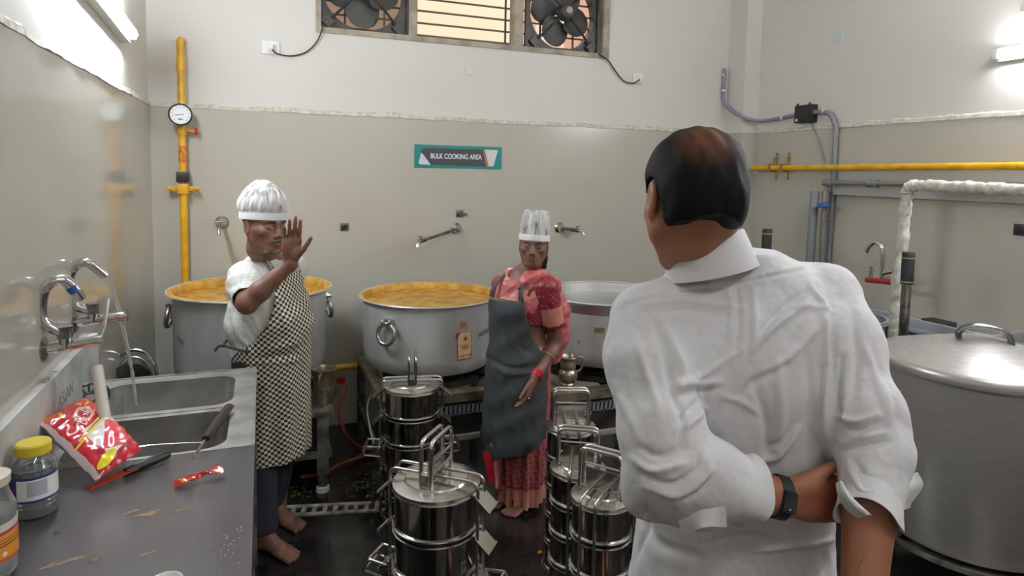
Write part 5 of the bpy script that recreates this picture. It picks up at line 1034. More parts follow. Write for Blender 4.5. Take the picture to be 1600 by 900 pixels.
fx0 = Pd(1150, 700, 1.29); tA = thing('person', (fx0[0], fx0[1], 0), 'person seen from behind in a white shirt, hands clasped behind the back', 'person')
fA = V3(math.sin(.707-.16), math.cos(.707-.16), 0); hA = (fA[0], fA[1]); rA = V3(fA[1], -fA[0], 0)
oA = (fx0[0], fx0[1])
SL, EL, WL = Pd(1010, 500, 1.21), Pd(1043, 730, 1.08), Pd(1216, 776, 1.10)
SR, ER, WR = Pd(1285, 465, 1.27), Pd(1365, 705, 1.10), Pd(1345, 972, .99)
hc = Pd(1082, 310, 1.19); frA = frame2(az_of((math.sin(.707-.50), math.cos(.707-.50))), .3, -.05); HS = 1.06
nb = Pd(1120, 440, 1.27)
sd = SD(); LA = head(sd, hc, frA, HS)
sd.chain([Pd(1092, 345, 1.215), Pd(1112, 440, 1.262)], [.058, .06], .03)
rings_t = [(.80, 0, 0, .165, .115), (.92, 0, 0, .17, .12), (1.05, 0, 0, .155, .108), (1.2, 0, -.005, .16, .11), (1.34, 0, -.01, .175, .115), (1.45, 0, -.005, .175, .1), (1.53, -.0, 0, .12, .075), (1.575, -.015, 0, .06, .06)]
sd.loft(oA, hA, rings_t, .03)
for S_, E_, W_ in ((SL, EL, WL), (SR, ER, WR)): sd.chain([S_, E_], [.052, .042], .04); sd.chain([E_, E_+(W_-E_)*.35, W_], [.041, .041, .029], .02)
for q in (-1, 1):
    hp_ = V3(oA[0], oA[1], 0)+rA*q*.09; sd.chain([hp_+V3(0, 0, .86), hp_+fA*.01+V3(0, 0, .48), hp_-fA*.02+V3(0, 0, .09)], [.085, .058, .04], .03); hh = hp_-fA*.07; bare_foot(sd, hh, hh+fA*.25)
# left hand: palm towards the viewer, fingers closing round the right forearm
toV = unit(CAMP-WL)
fd = unit(Pd(1325, 780, 1.125)-WL); up_ = unit(np.cross(fd, toV)); up_ = up_ if up_[2] > 0 else -up_
hand(sd, WL+fd*.012, fd, toV*.9+up_*-.25, up_, 1.02, curl=(.22, .25, .28, .3), th=(.6, 1.0, .05), spread=.05)
fdR = unit(V3(-.05, 0, -1)); hand(sd, WR, unit(WR-ER), -rA, fA, 1.0, curl=(.3, .35, .4, .45))
lo = np.array([oA[0]-.45, oA[1]-.42, 0]); hi = np.array([oA[0]+.45, oA[1]+.36, 1.9])
hb = (hc-.15, hc+.15); 
bodyA = sdobj('body', sd, lo, hi, .006, skA, tA, colfn=lambda co, N: .55*np.exp(-(np.linalg.norm(co-(WL+fd*.085+toV*.01), axis=1)/.045)**2), fine=[(hc-V3(.14, .14, .13), hc+V3(.14, .14, .15), .0032), (WL+fd*.075-.115, WL+fd*.075+.1, .0028)])
# hair
sh = SD(); r_, f_, u_ = frA; s_ = HS
sh.ell(LA(0, -.014, .035), np.array((.083, .1005, .0855))*s_, frA, .02); sh.ell(LA(0, -.04, -.03), np.array((.068, .06, .06))*s_, frA, .05)
sh.chain([LA(-.074, .012, .0), LA(-.072, .02, -.03)], [.012, .006], .02); sh.chain([LA(.074, .012, .0), LA(.072, .02, -.03)], [.012, .006], .02)
def hair_cut(x, y, z):
    a = ((x-hc[0])*r_[0]+(y-hc[1])*r_[1]+(z-hc[2])*r_[2])/s_; b = ((x-hc[0])*f_[0]+(y-hc[1])*f_[1]+(z-hc[2])*f_[2])/s_; c = ((x-hc[0])*u_[0]+(y-hc[1])*u_[1]+(z-hc[2])*u_[2])/s_
    base = -.055+.004*np.cos(a*60)+0*b                      # nape line
    side = np.where(b > -.03, -.03+(b+.03)*1.1, base)          # rises round the ears
    side = np.where((b > .012), -.035+(b-.012)*3.2, side); ear = .036-np.sqrt((b+.006)**2+(c+.012)**2*.75); ear = np.where(np.abs(a) > .05, ear, -1.)
    return np.maximum(np.maximum((side-c), ear*.9)*.8, -.2+0*a)
sh.cut(hair_cut)
def hair_disp(co, N): return .0016*nz(co@np.stack([r_, f_, u_], 1)*np.array([1.3, .5, .5]), 90)+.0012*nz(co, 40, 3)+np.where(pix(co)[0] < 0, 0, 0)
cr_ = LA(-.016, -.088, .076)
def thin(co, N):
    d = np.linalg.norm((co-cr_)*np.array([1, 1, .8]), axis=1); return np.clip((.062-d)/.04, 0, 1)**1.1*.8*np.clip(.75+.5*nz(co@np.stack([r_, f_, u_], 1)*np.array([1, .25, .25]), 130), 0, 1)
hm = tint_mat('black_hair', (17, 16, 17), (118, 76, 54), .6, bump=.2, bscale=260, spec=.12)
sdobj('hair', sh, hc-.15, hc+.16, .0035, hm, tA, disp=hair_disp, colfn=thin)
# shirt
ss = SD()
rings_s = [(.86, 0, 0, .205, .15), (.95, 0, 0, .195, .145), (1.05, 0, -.0, .186, .135), (1.2, 0, -.012, .188, .135), (1.34, 0, -.02, .2, .137), (1.44, 0, -.012, .195, .12), (1.51, 0, -.0, .15, .095), (1.575, -.02, .0, .085, .075)]
ss.loft(oA, hA, rings_s, .02)
ss.cone(SL+V3(0, 0, .0), nb+V3(0, 0, -.02), .06, .06, .045); ss.cone(SR, nb+V3(0, 0, -.02), .06, .062, .045)
ss.ell(Pd(1060, 560, 1.245), (.085, .085, .12), None, .06); ss.ell(Pd(1240, 540, 1.27), (.085, .085, .12), None, .06)
# sleeves
cL = Pd(1158, 766, 1.08); cR = Pd(1360, 786, 1.045)
ss.chain([SL, SL+(EL-SL)*.3+V3(-.012, 0, 0), EL+(SL-EL)*.2, EL], [.067, .07, .067, .065], .022, kk=.04); ss.chain([EL, EL+(cL-EL)*.45+V3(0, 0, .004), cL], [.066, .062, .052], .012, kk=.03)
ss.chain([SR, SR+(ER-SR)*.35+V3(.0, 0, 0), ER+(SR-ER)*.22, ER], [.068, .07, .062, .06], .022, kk=.04); ss.chain([ER, cR], [.058, .047], .012, kk=.03)
ss.cone(Pd(1085, 800, 1.09), Pd(1010, 772, 1.10), .024, .04, .05)
# hollow out the cuffs and the neck
ss.chain([cL+(EL-cL)*.12, cL+unit(cL-EL)*.03], [.037, .042], .006, 's'); dR = unit(cR-ER); ss.chain([cR-dR*.02, cR+dR*.03], [.038, .043], .006, 's')

def cap_cut(p, n):
    n = unit(n)
    def fn(x, y, z):
        t = (x-p[0])*n[0]+(y-p[1])*n[1]+(z-p[2])*n[2]; q = (x-p[0])**2+(y-p[1])**2+(z-p[2])**2-t*t
        return np.where((q < .056**2) & (t < .075), t, -.1)
    return fn
ss.cut(cap_cut(cL+unit(cL-EL)*.012, cL-EL)); ss.cut(cap_cut(cR+dR*.012, dR))
F_ = [([(978, 476), (1050, 458), (1150, 444), (1240, 424), (1312, 410)], 3.0, -.0022), ([(978, 470), (1050, 452), (1150, 438), (1240, 418), (1312, 404)], 3.0, .0012),
 ([(1138, 452), (1142, 480), (1140, 530)], 5, .0025), ([(1152, 452), (1155, 500), (1150, 560)], 5, -.003), ([(1175, 450), (1180, 500), (1176, 560)], 8, .003),
 ([(1178, 548), (1205, 515), (1265, 470)], 8, .007), ([(1190, 520), (1225, 480), (1262, 455)], 7, -.006), ([(1182, 585), (1230, 560), (1290, 500)], 9, .005), ([(1140, 640), (1175, 600), (1230, 570)], 10, -.005),
 ([(1010, 476), (1070, 470), (1160, 482)], 6, .004), ([(1012, 490), (1080, 486), (1150, 497)], 8, -.003), ([(1020, 500), (1045, 560), (1050, 610)], 9, -.006), ([(1036, 500), (1062, 560), (1070, 600)], 8, .005),
 ([(1052, 606), (1085, 600), (1125, 596)], 6, .007), ([(1052, 618), (1090, 612), (1130, 606)], 6, -.005), ([(1050, 600), (1100, 585), (1160, 545)], 7, .006), ([(1072, 668), (1100, 640), (1122, 598)], 7, .006), ([(1058, 660), (1085, 635), (1108, 606)], 8, -.006),
 ([(1130, 620), (1165, 632), (1190, 650)], 7, .004), ([(1190, 722), (1215, 712), (1248, 668)], 6, .007), ([(1200, 700), (1225, 685), (1240, 660)], 6, -.005), ([(1180, 600), (1195, 660), (1200, 720)], 10, -.005), ([(1215, 560), (1220, 640), (1216, 700)], 12, .006), ([(1262, 560), (1268, 640), (1262, 720)], 10, -.006), ([(1284, 460), (1290, 560), (1288, 680)], 9, .007), ([(1300, 480), (1304, 600), (1300, 700)], 7, -.006),
 ([(1262, 440), (1275, 462), (1290, 480)], 5, .004), ([(1230, 480), (1270, 480), (1305, 488)], 6, .003),
 ([(1000, 700), (1030, 712), (1066, 700)], 7, -.006), ([(985, 715), (1020, 735), (1068, 724)], 8, .006), ([(1000, 742), (1050, 756), (1085, 735), (1092, 712)], 6, -.007), ([(1005, 762), (1060, 772), (1102, 745), (1108, 716)], 7, .006), ([(1060, 780), (1095, 768), (1116, 742)], 5, -.005), ([(1066, 636), (1068, 670), (1062, 700)], 6, -.007), ([(1040, 560), (1054, 610), (1062, 650)], 7, -.006), ([(990, 520), (1010, 580), (1030, 640)], 10, .004), ([(960, 600), (985, 650), (1000, 690)], 10, .004),
 ([(1308, 650), (1335, 658), (1372, 648)], 6, .007), ([(1310, 664), (1340, 672), (1378, 660)], 6, -.007), ([(1318, 695), (1345, 684), (1385, 676)], 6, .006), ([(1320, 706), (1350, 698), (1390, 690)], 6, -.006), ([(1330, 480), (1340, 560), (1330, 630)], 10, -.005), ([(1316, 560), (1310, 620), (1312, 680)], 6, -.008), ([(1350, 540), (1372, 600), (1385, 650)], 9, .004), ([(1380, 600), (1390, 640), (1384, 670)], 7, .004), ([(1335, 720), (1350, 745), (1375, 750)], 8, -.004), ([(1330, 740), (1345, 765), (1372, 768)], 7, .003),
 ([(1000, 800), (1030, 850), (1090, 870)], 12, -.006), ([(1180, 860), (1240, 852), (1310, 842)], 7, .005), ([(1100, 850), (1160, 838), (1220, 846)], 8, -.004), ([(1010, 780), (1008, 830), (990, 880)], 7, -.005), ([(1280, 850), (1290, 880), (1285, 899)], 8, -.004)]
ff = folds([(p, w*.72, a*1.45) for p, w, a in F_])
def sdisp(co, N): return ff(co, N)+.0022*nz(co*np.array([1, 1, .45]), 32)+.0014*nz(co*np.array([1, 1, .7]), 70, 4)+.0005*nz(co*np.array([1, 1, .8]), 190, 9)
sdobj('shirt', ss, (oA[0]-.42, oA[1]-.42, .86), (oA[0]+.42, oA[1]+.36, 1.66), .0042, M['shirt'], tA, disp=sdisp)
# collar: standing band and turned-down fall, open at the front
b = BM(); nC = Vector((LA(0, -.03, -.11)+nb)/2); rows = []; 
cc = Pd(1104, 386, 1.232); ct = R(13); rC = _r*math.cos(ct)+V3(0, 0, 1)*math.sin(ct); fC = unit(V3(_f[0], _f[1], 0)); uC = unit(np.cross(rC, fC))
for k in range(65):
    a = R(-160+320*k/64); d0 = -fC*math.cos(a)+rC*math.sin(a); q = (abs(a)/R(160))**2.5; dr = uC*(-.03*q); B0 = cc+dr-uC*.043; T0 = cc+dr+uC*.024
    row = [B0+d0*.072, T0+d0*.068, T0+d0*.070+uC*.0035, T0+d0*.0735, B0*.5+T0*.5+d0*.0805, B0+d0*.092+uC*.0, B0+d0*.087]; rows.append([b.verts.new(p) for p in row])
for A_, B_ in zip(rows, rows[1:]):
    for j in range(6): b.faces.new((A_[j], A_[j+1], B_[j+1], B_[j]))
co_ = obj('collar', b, M['shirt'], tA)
# rolled cuffs with wavy, flaring edges
def cuff(c, d, r0, flare, ln, seed, wob, open_dir=None, openr=0):
    d = unit(d); u, w = (np.array(q) for q in frame_of(d)); b = BM(); rows = []; n = 60; m = 10
    for side in (0, 1):
        G = []
        for i in range(m+1):
            v = i/m; row = []
            for k in range(n):
                a = 2*PI*k/n; e = 1+wob*(v**1.5)*(math.sin(3*a+seed)+.6*math.sin(5*a+seed*2)); dirv = u*math.cos(a)+w*math.sin(a); ext = openr*v*v*max(0, dirv@unit(open_dir))**3 if open_dir is not None else 0
                lift = .010*math.sin(2*a+seed)*v; row.append(b.verts.new(c+d*(ln*(v-.5)+lift)+dirv*((r0+flare*v*v)*e+ext+(.0022 if side else 0))))
            G.append(row)
        rows.append(G)
    for G in rows:
        for i in range(m):
            for k in range(n): b.faces.new((G[i][k], G[i][(k+1) % n], G[i+1][(k+1) % n], G[i+1][k]))
    for i in (0, m):
        for k in range(n): b.faces.new((rows[0][i][k], rows[0][i][(k+1) % n], rows[1][i][(k+1) % n], rows[1][i][k]))
    return obj('cuff', b, M['shirt'], tA)
cuff(cL-unit(cL-EL)*.004, cL-EL, .050, .004, .05, 1.0, .07, V3(0, 0, 1), .012)
cuff(cR+dR*.0, dR, .044, .003, .05, 2.2, .05, unit(-_r), .004)
# turned-back flaps of the cuffs
def flap(pts, m, th=.0025, name='cuff_flap'):
    """a curled cloth tab: rows of points (world), given thickness"""
    rows = [smooth_path(r, 5) for r in pts]; cols = list(zip(*rows)); cols = [smooth_path(c, 5) for c in cols]; b = BM(); G = [[b.verts.new(p) for p in c] for c in cols]
    for A_, B_ in zip(G, G[1:]):
        for j in range(len(A_)-1): b.faces.new((A_[j], A_[j+1], B_[j+1], B_[j]))
    bmesh.ops.recalc_face_normals(b, faces=b.faces); bmesh.ops.solidify(b, geom=b.faces[:], thickness=th); return obj(name, b, m, tA)
flap([[Pd(1378, 742, 1.08), Pd(1392, 752, 1.045), Pd(1412, 748, 1.05), Pd(1432, 738, 1.07)], [Pd(1380, 768, 1.07), Pd(1396, 772, 1.035), Pd(1420, 762, 1.045), Pd(1440, 758, 1.08)], [Pd(1384, 790, 1.07), Pd(1398, 790, 1.045), Pd(1415, 786, 1.05), Pd(1424, 782, 1.07)]], M['shirt'])
flap([[Pd(1376, 780, 1.07), Pd(1392, 786, 1.04), Pd(1410, 784, 1.05), Pd(1424, 776, 1.07)], [Pd(1380, 792, 1.07), Pd(1394, 798, 1.045), Pd(1410, 796, 1.05), Pd(1420, 792, 1.07)]], M['shirt'])
flap([[Pd(1308, 756, 1.01), Pd(1312, 776, .995), Pd(1324, 796, .993), Pd(1342, 808, .998)], [Pd(1313, 753, 1.0), Pd(1322, 772, .983), Pd(1336, 790, .98), Pd(1354, 803, .985)], [Pd(1316, 760, 1.005), Pd(1330, 778, .99), Pd(1344, 792, .988), Pd(1360, 806, .995)]], M['shirt'])
flap([[Pd(1050, 792, 1.06), Pd(1092, 786, 1.03), Pd(1130, 770, 1.025)], [Pd(1060, 812, 1.05), Pd(1098, 806, 1.02), Pd(1133, 796, 1.02)], [Pd(1070, 836, 1.045), Pd(1102, 824, 1.01), Pd(1134, 822, 1.03)]], M['shirt'])
0 and flap([[Pd(1128, 706, 1.03), Pd(1150, 716, 1.01), Pd(1172, 742, 1.02)], [Pd(1126, 722, 1.02), Pd(1144, 736, .998), Pd(1160, 758, 1.01)], [Pd(1128, 738, 1.02), Pd(1146, 752, 1.005), Pd(1162, 778, 1.02)]], M['shirt'])
# trousers
st = SD()
st.loft(oA, hA, [(.84, 0, 0, .16, .115), (.95, 0, 0, .178, .126), (1.02, 0, 0, .172, .12)], .02)
for q in (-1, 1):
    hp_ = V3(oA[0], oA[1], 0)+rA*q*.09; st.chain([hp_+V3(0, 0, .86), hp_+fA*.01+V3(0, 0, .48), hp_-fA*.02+V3(0, 0, .07)], [.1, .08, .07], .03)
st.cut(lambda x, y, z: .05-z+0*x+0*y)
sdobj('trousers', st, (oA[0]-.3, oA[1]-.3, .0), (oA[0]+.3, oA[1]+.3, 1.05), .008, mat('dark_trousers', (44, 46, 56), .8), tA)
# watch
wc_ = WL+unit(EL-WL)*-.002; d = unit(WL-EL); b = BM(); u, w = (np.array(q) for q in frame_of(d)); n = 48; G = []
pw_ = toV-d*(toV@d); pw_ = unit(pw_); qw_ = np.cross(d, pw_)
for side in (0, 1):
    for e in (-.5, .5):
        G.append([b.verts.new(wc_+d*e*(.019+.006*max(0, math.cos(2*PI*k/n))**4)+(pw_*math.cos(2*PI*k/n)*.027+qw_*math.sin(2*PI*k/n)*.0335)*(1+.09*side)) for k in range(n)])
for A_, B_ in ((G[0], G[1]), (G[2], G[3]), (G[0], G[2]), (G[1], G[3])):
    for k in range(n): b.faces.new((A_[k], A_[(k+1) % n], B_[(k+1) % n], B_[k]))
wt = obj('watch_band', b, mat('black_silicone', (36, 40, 46), .5), tA)
b = BM(); cw = wc_+pw_*.0295+qw_*.004; o3 = [(-.0135, -.017), (.0135, -.017), (.0135, .017), (-.0135, .017)]
V = [b.verts.new(cw+d*x+qw_*y+pw_*z) for z in (0, .005) for x, y in o3]; b.faces.new(V[:4]); b.faces.new(V[4:])
for i in range(4): b.faces.new((V[i], V[(i+1) % 4], V[4+(i+1) % 4], V[4+i]))
bmesh.ops.bevel(b, geom=b.edges[:], offset=.002, segments=2, affect='EDGES'); obj('watch_case', b, mat('watch_glass', (28, 32, 38), .15), wt)
b = BM(); lathe(b, [(0, 0), (.0016, 0), (.0016, .001), (0, .001)], cw+pw_*.0052+qw_*.012, 10); obj('sensor_light', b, M['white'], wt)
# ================================================================== the cook on the left, hand raised
bx, by = .022, 3.155; aB = R(50); tB = thing('person', (bx, by, 0), 'person in a white net cap and checked apron raising one hand', 'person'); rB, fB, uB = frame2(aB); hB = (fB[0], fB[1]); oB = (bx, by)
LB = lambda a, b, z: V3(bx, by, 0)+rB*a+fB*b+V3(0, 0, z)
skB = skin('dark_brown_skin', (128, 88, 70), (106, 72, 58)); sd = SD()
hcB = at(413, 352, Y=3.03); frB = frame2(R(36), .02, .04); H = head(sd, hcB, frB, 1.04)
nbB = LB(0, .0, 1.30); sd.chain([H(0, -.02, -.05), H(0, -.025, -.1), nbB], [.052, .05, .06], .03)
S1, S2 = LB(.165, .01, 1.245), LB(-.165, .01, 1.24); E1 = at(386, 474, Y=2.80); W1 = at(454, 412, Y=2.77)
sd.loft(oB, hB, [(.78, 0, 0, .145, .1), (.9, 0, 0, .15, .11), (1.02, 0, .015, .15, .115), (1.15, 0, 0, .155, .105), (1.24, 0, 0, .15, .09), (1.31, 0, 0, .06, .055)], .03)
sd.chain([S1, E1], [.048, .041], .04); sd.chain([E1, E1+(W1-E1)*.3, W1], [.041, .040, .026], .02)
E2 = LB(-.2, -.05, .98); W2 = LB(-.175, -.03, .78); sd.chain([S2, E2, W2], [.046, .038, .026], .03); hand(sd, W2, V3(0, 0, -1), rB, fB, .95, curl=(.3, .35, .4, .4))
for q in (-1, 1): sd.chain([LB(q*.08, 0, .85), LB(q*.085, .015, .47), LB(q*.09, -.02, .09)], [.078, .052, .036], .03)
fh1, ft1 = at(399, 846, Z=0), at(462, 877, Z=0); fh2, ft2 = at(428, 812, Z=0), at(472, 829, Z=0)
fh1 = at(402, 852, Z=0); d1 = unit(ft1-fh1); fh1 = ft1-d1*.235; d2 = unit(ft2-fh2); fh2 = ft2-d2*.235
bare_foot(sd, fh1, ft1); bare_foot(sd, fh2, ft2)
sd.chain([LB(.085, .015, .47), fh1+d1*.035+V3(0, 0, .09)], [.052, .036], .03); sd.chain([LB(-.085, .015, .47), fh2+d2*.035+V3(0, 0, .09)], [.052, .036], .03)
fdB = unit(at(457, 352, Y=2.75)-W1); pnB = unit(V3(-.12, -1, .05)); tsB = unit(V3(1, -.15, .1))
tp = hand(sd, W1+fdB*.012, fdB, pnB, tsB, .98, curl=(.02, -.02, .05, .12), th=(.66, .85, .15), spread=.016)
sdobj('body', sd, (bx-.42, by-.5, 0), (bx+.42, by+.35, 1.62), .006, skB, tB, fine=[(hcB-V3(.12, .13, .125), hcB+V3(.12, .13, .14), .0026), (V3(-.15, 2.78, -.01), V3(.3, 3.35, .1), .0032), (W1-V3(.06, .07, .03), W1+V3(.13, .07, .22), .0024)])
face_bits(tB, H, frB, 1.04, .002, (60, 56, 54), .8)
# moustache and short grey beard
sm = SD(); sm.chain([H(-.03, .088, -.064), H(0, .1035, -.053), H(.03, .088, -.064)], [.0035, .0062, .0035], .006); mo = sdobj('moustache', sm, hcB-.14, hcB+.14, .0024, mat('grey_moustache', (112, 104, 98), .8, c2=(78, 70, 64), nscale=120, bump=.6, bscale=300), tB, disp=lambda c, N: .0008*nz(c, 260))
sb_ = SD(); sb_.chain([H(-.03, .066, -.105), H(0, .083, -.105), H(.03, .066, -.105)], [.010, .013, .010], .01); sb_.chain([H(-.052, .02, -.075), H(-.03, .06, -.1)], [.006, .011], .01); sb_.chain([H(.052, .02, -.075), H(.03, .06, -.1)], [.006, .011], .01)
sdobj('beard', sb_, hcB-.15, hcB+.14, .0026, mat('grey_stubble', (128, 120, 114), .9, c2=(96, 80, 70), nscale=90, bump=.6, bscale=300), tB, disp=lambda c, N: .0008*nz(c, 240))
sh = SD(); sh.ell(H(0, -.014, .037), (.0775, .097, .088), frB, .02); r_, f_, u_ = frB
def cutB(x, y, z):
    b = (x-hcB[0])*f_[0]+(y-hcB[1])*f_[1]+(z-hcB[2])*f_[2]; c = (x-hcB[0])*u_[0]+(y-hcB[1])*u_[1]+(z-hcB[2])*u_[2]; a = (x-hcB[0])*r_[0]+(y-hcB[1])*r_[1]+(z-hcB[2])*r_[2]
    return np.maximum(np.where(b > .0, .052+0*b+.0*a, -.05+(b+.06)*.8)-c, -.2)
sh.cut(cutB); sdobj('hair', sh, hcB-.13, hcB+.14, .004, mat('grey_black_hair', (58, 56, 56), .7, c2=(110, 106, 102), nscale=60), tB)
def cap(t, L, fr, tilt, peak, hgt, puff, label, seed, flatT):
    """net cap: opaque elastic band and a gathered, see-through crown"""
    r, f, u = fr; band = BM(); rows = []; n = 72
    for side in (0, 1):
        for v in (0, .5, 1):
            row = []
            for k in range(n):
                a = 2*PI*k/n; ca, sa = math.cos(a), math.sin(a); z = .026+tilt*ca+.034*v; g = 1.0+.02*math.sin(v*PI)
                row.append(band.verts.new(L(sa*(.0835+.003*side)*g, -.012+ca*(.105+.003*side)*g, z)))
            rows.append(row)
    for A_, B_ in ((0, 1), (1, 2), (3, 4), (4, 5), (0, 3), (2, 5)):
        for k in range(n): band.faces.new((rows[A_][k], rows[A_][(k+1) % n], rows[B_][(k+1) % n], rows[B_][k]))
    bo = obj('cap_band', band, mat('white_cap_band', (222, 222, 220), .7, bump=.1, bscale=300), t)
    cr = BM(); rows = []; m = 16; n = 120
    for i in range(m+1):
        v = i/m; row = []
        for k in range(n):
            a = 2*PI*k/n; ca, sa = math.cos(a), math.sin(a); pl = 1+(.035*math.sin(a*17+seed+v*2)+.02*math.sin(a*31+seed))*math.sin(PI*min(1, v*1.2))**.5
            if flatT: rad = (1-.10*min(v/.72, 1))*(1 if v < .72 else max(0.0, math.cos((v-.72)/.28*PI/2))**.5); z = .056+tilt*ca*(1-v)+hgt*min(1, v/.86)+(.006*math.sin(a*3+seed) if v > .6 else 0)
            else: rad = (1+puff*math.sin(PI*min(1, v*1.25+.1)))*max(0, math.cos(v*PI/2))**.9; z = .056+tilt*ca*(1-v)+hgt*math.sin(v*PI/2)**1.25+.014*math.sin(a*2+seed)*math.sin(PI*v)
            off = peak*v*v
            row.append(cr.verts.new(L(sa*.083*rad*pl+off[0], -.012+ca*.104*rad*pl+off[1], z)))
        rows.append(row)
    for A_, B_ in zip(rows, rows[1:]):
        for k in range(n): cr.faces.new((A_[k], A_[(k+1) % n], B_[(k+1) % n], B_[k]))
    bmesh.ops.remove_doubles(cr, verts=cr.verts, dist=.0004)
    cm = mat('white_net_'+label, (214, 214, 212), .8, alpha=.72, bump=.5, bscale=120); n_ = cm.node_tree.nodes; l_ = cm.node_tree.links
    ge = n_.new('ShaderNodeTexCoord'); no = n_.new('ShaderNodeTexNoise'); no.inputs['Scale'].default_value = 38; mp = n_.new('ShaderNodeMapping'); mp.inputs['Scale'].default_value = (1, 1, .15); l_.new(ge.outputs['Object'], mp.inputs[0]); l_.new(mp.outputs[0], no.inputs['Vector']); q = n_.new('ShaderNodeMapRange'); q.inputs[1].default_value = .4; q.inputs[2].default_value = .6; q.inputs[3].default_value = .28; q.inputs[4].default_value = .78; l_.new(no.outputs['Fac'], q.inputs[0]); l_.new(q.outputs[0], n_['Principled BSDF'].inputs['Alpha'])
    obj('cap_crown', cr, cm, t)
cap(tB, H, frB, .002, V3(.0, -.02, 0), .135, .2, 'gathered', 1.3, False)
# shirt
def cloth_disp(f, a, kx=(1, 1, .5), a2=0): return lambda co, N: a*nz(co*np.array(kx), f)+(a2*nz(co, f*2.3, 5) if a2 else 0)
ss = SD(); ss.loft(oB, hB, [(.86, 0, -.01, .17, .13), (.93, 0, -.01, .172, .135), (.985, -.0, -.015, .178, .145), (1.06, .0, -.01, .178, .14), (1.17, 0, 0, .175, .125), (1.25, 0, 0, .16, .105), (1.30, 0, 0, .1, .08), (1.335, .0, .0, .058, .055)], .03)
ss.cone(S1, LB(0, 0, 1.29), .055, .055, .04); ss.cone(S2, LB(0, 0, 1.29), .055, .055, .04)
m1 = S1+(E1-S1)*.74; m2 = S2+(E2-S2)*.62; ss.chain([S1+V3(0, 0, 0), S1+(E1-S1)*.4, m1], [.064, .067, .062], .02, kk=.04); ss.chain([S2, m2], [.062, .064], .04)
ss.chain([m1-(E1-S1)*.06, m1+(E1-S1)*.4], [.050, .056], .004, 's'); ss.chain([m2-(E2-S2)*.06, m2+(E2-S2)*.4], [.05, .056], .004, 's')
ss.chain([LB(0, .03, 1.295), LB(0, .06, 1.40)], [.04, .06], .006, 's'); ss.ell(LB(.10, -.03, 1.02), (.085, .085, .085), None, .05)
shirtm = mat('checked_white_shirt', (206, 205, 198), .8, bump=.1, bscale=260); n = shirtm.node_tree.nodes; l = shirtm.node_tree.links
uvn = n.new('ShaderNodeTexCoord'); br = n.new('ShaderNodeTexBrick'); br.offset = 0; br.inputs['Scale'].default_value = 1; br.inputs['Brick Width'].default_value = .011; br.inputs['Row Height'].default_value = .011; br.inputs['Mortar Size'].default_value = .0011; br.inputs['Mortar Smooth'].default_value = .2; br.inputs['Color1'].default_value = br.inputs['Color2'].default_value = lin((206, 205, 198)); br.inputs['Mortar'].default_value = lin((186, 186, 181)); l.new(uvn.outputs['UV'], br.inputs[0]); l.new(br.outputs[0], n['Principled BSDF'].inputs['Base Color'])
def uvB(co):
    a = (co-V3(bx, by, 0))@rB; b_ = (co-V3(bx, by, 0))@fB; th = np.arctan2(a, b_); return np.stack([th*.155, co[:, 2]], 1)
FB = [([(350, 440), (380, 430), (405, 440)], 4, .006), ([(352, 452), (380, 442), (400, 456)], 4, -.006), ([(350, 500), (365, 540), (400, 560)], 5, .008), ([(352, 515), (372, 548), (410, 556)], 4, -.008), ([(360, 480), (375, 530), (410, 545)], 4, .006), ([(385, 505), (400, 530), (425, 530)], 4, -.008), ([(395, 495), (410, 520), (428, 515)], 4, .006), ([(372, 555), (395, 545), (420, 520)], 4, -.006), ([(360, 410), (375, 420), (385, 440)], 4, .004), ([(392, 400), (405, 425), (415, 445)], 4, -.004)]
fb_ = folds(FB)
sdobj('shirt', ss, (bx-.35, by-.45, .86), (bx+.35, by+.3, 1.36), .0045, shirtm, tB, disp=lambda co, N: fb_(co, N)+.003*nz(co*np.array([1, 1, .6]), 42)+.0012*nz(co, 95), uv=uvB)
# collar of the shirt: two pointed leaves
for q in (1, -1):
    b = BM(); pts = []
    for i in range(9):
        v = i/8; a = R(150-128*v)*q; d0 = rB*math.sin(a)+fB*math.cos(a); base = LB(0, 0, 1.325-.055*v**1.5)+d0*(.056+.02*v); pts.append([base+V3(0, 0, .018*(1-v*.6)), base+d0*.012+V3(0, 0, .016*(1-v*.6)), base+d0*(.028+.02*v)-V3(0, 0, .012+.03*v)])
    G = [[b.verts.new(p) for p in r0] for r0 in pts]
    for A_, B_ in zip(G, G[1:]):
        for j in range(2): b.faces.new((A_[j], A_[j+1], B_[j+1], B_[j]))
    bmesh.ops.recalc_face_normals(b, faces=b.faces); bmesh.ops.solidify(b, geom=b.faces[:], thickness=.003); obj('collar_leaf', b, mat('collar_cotton', (208, 207, 200), .8), tB)
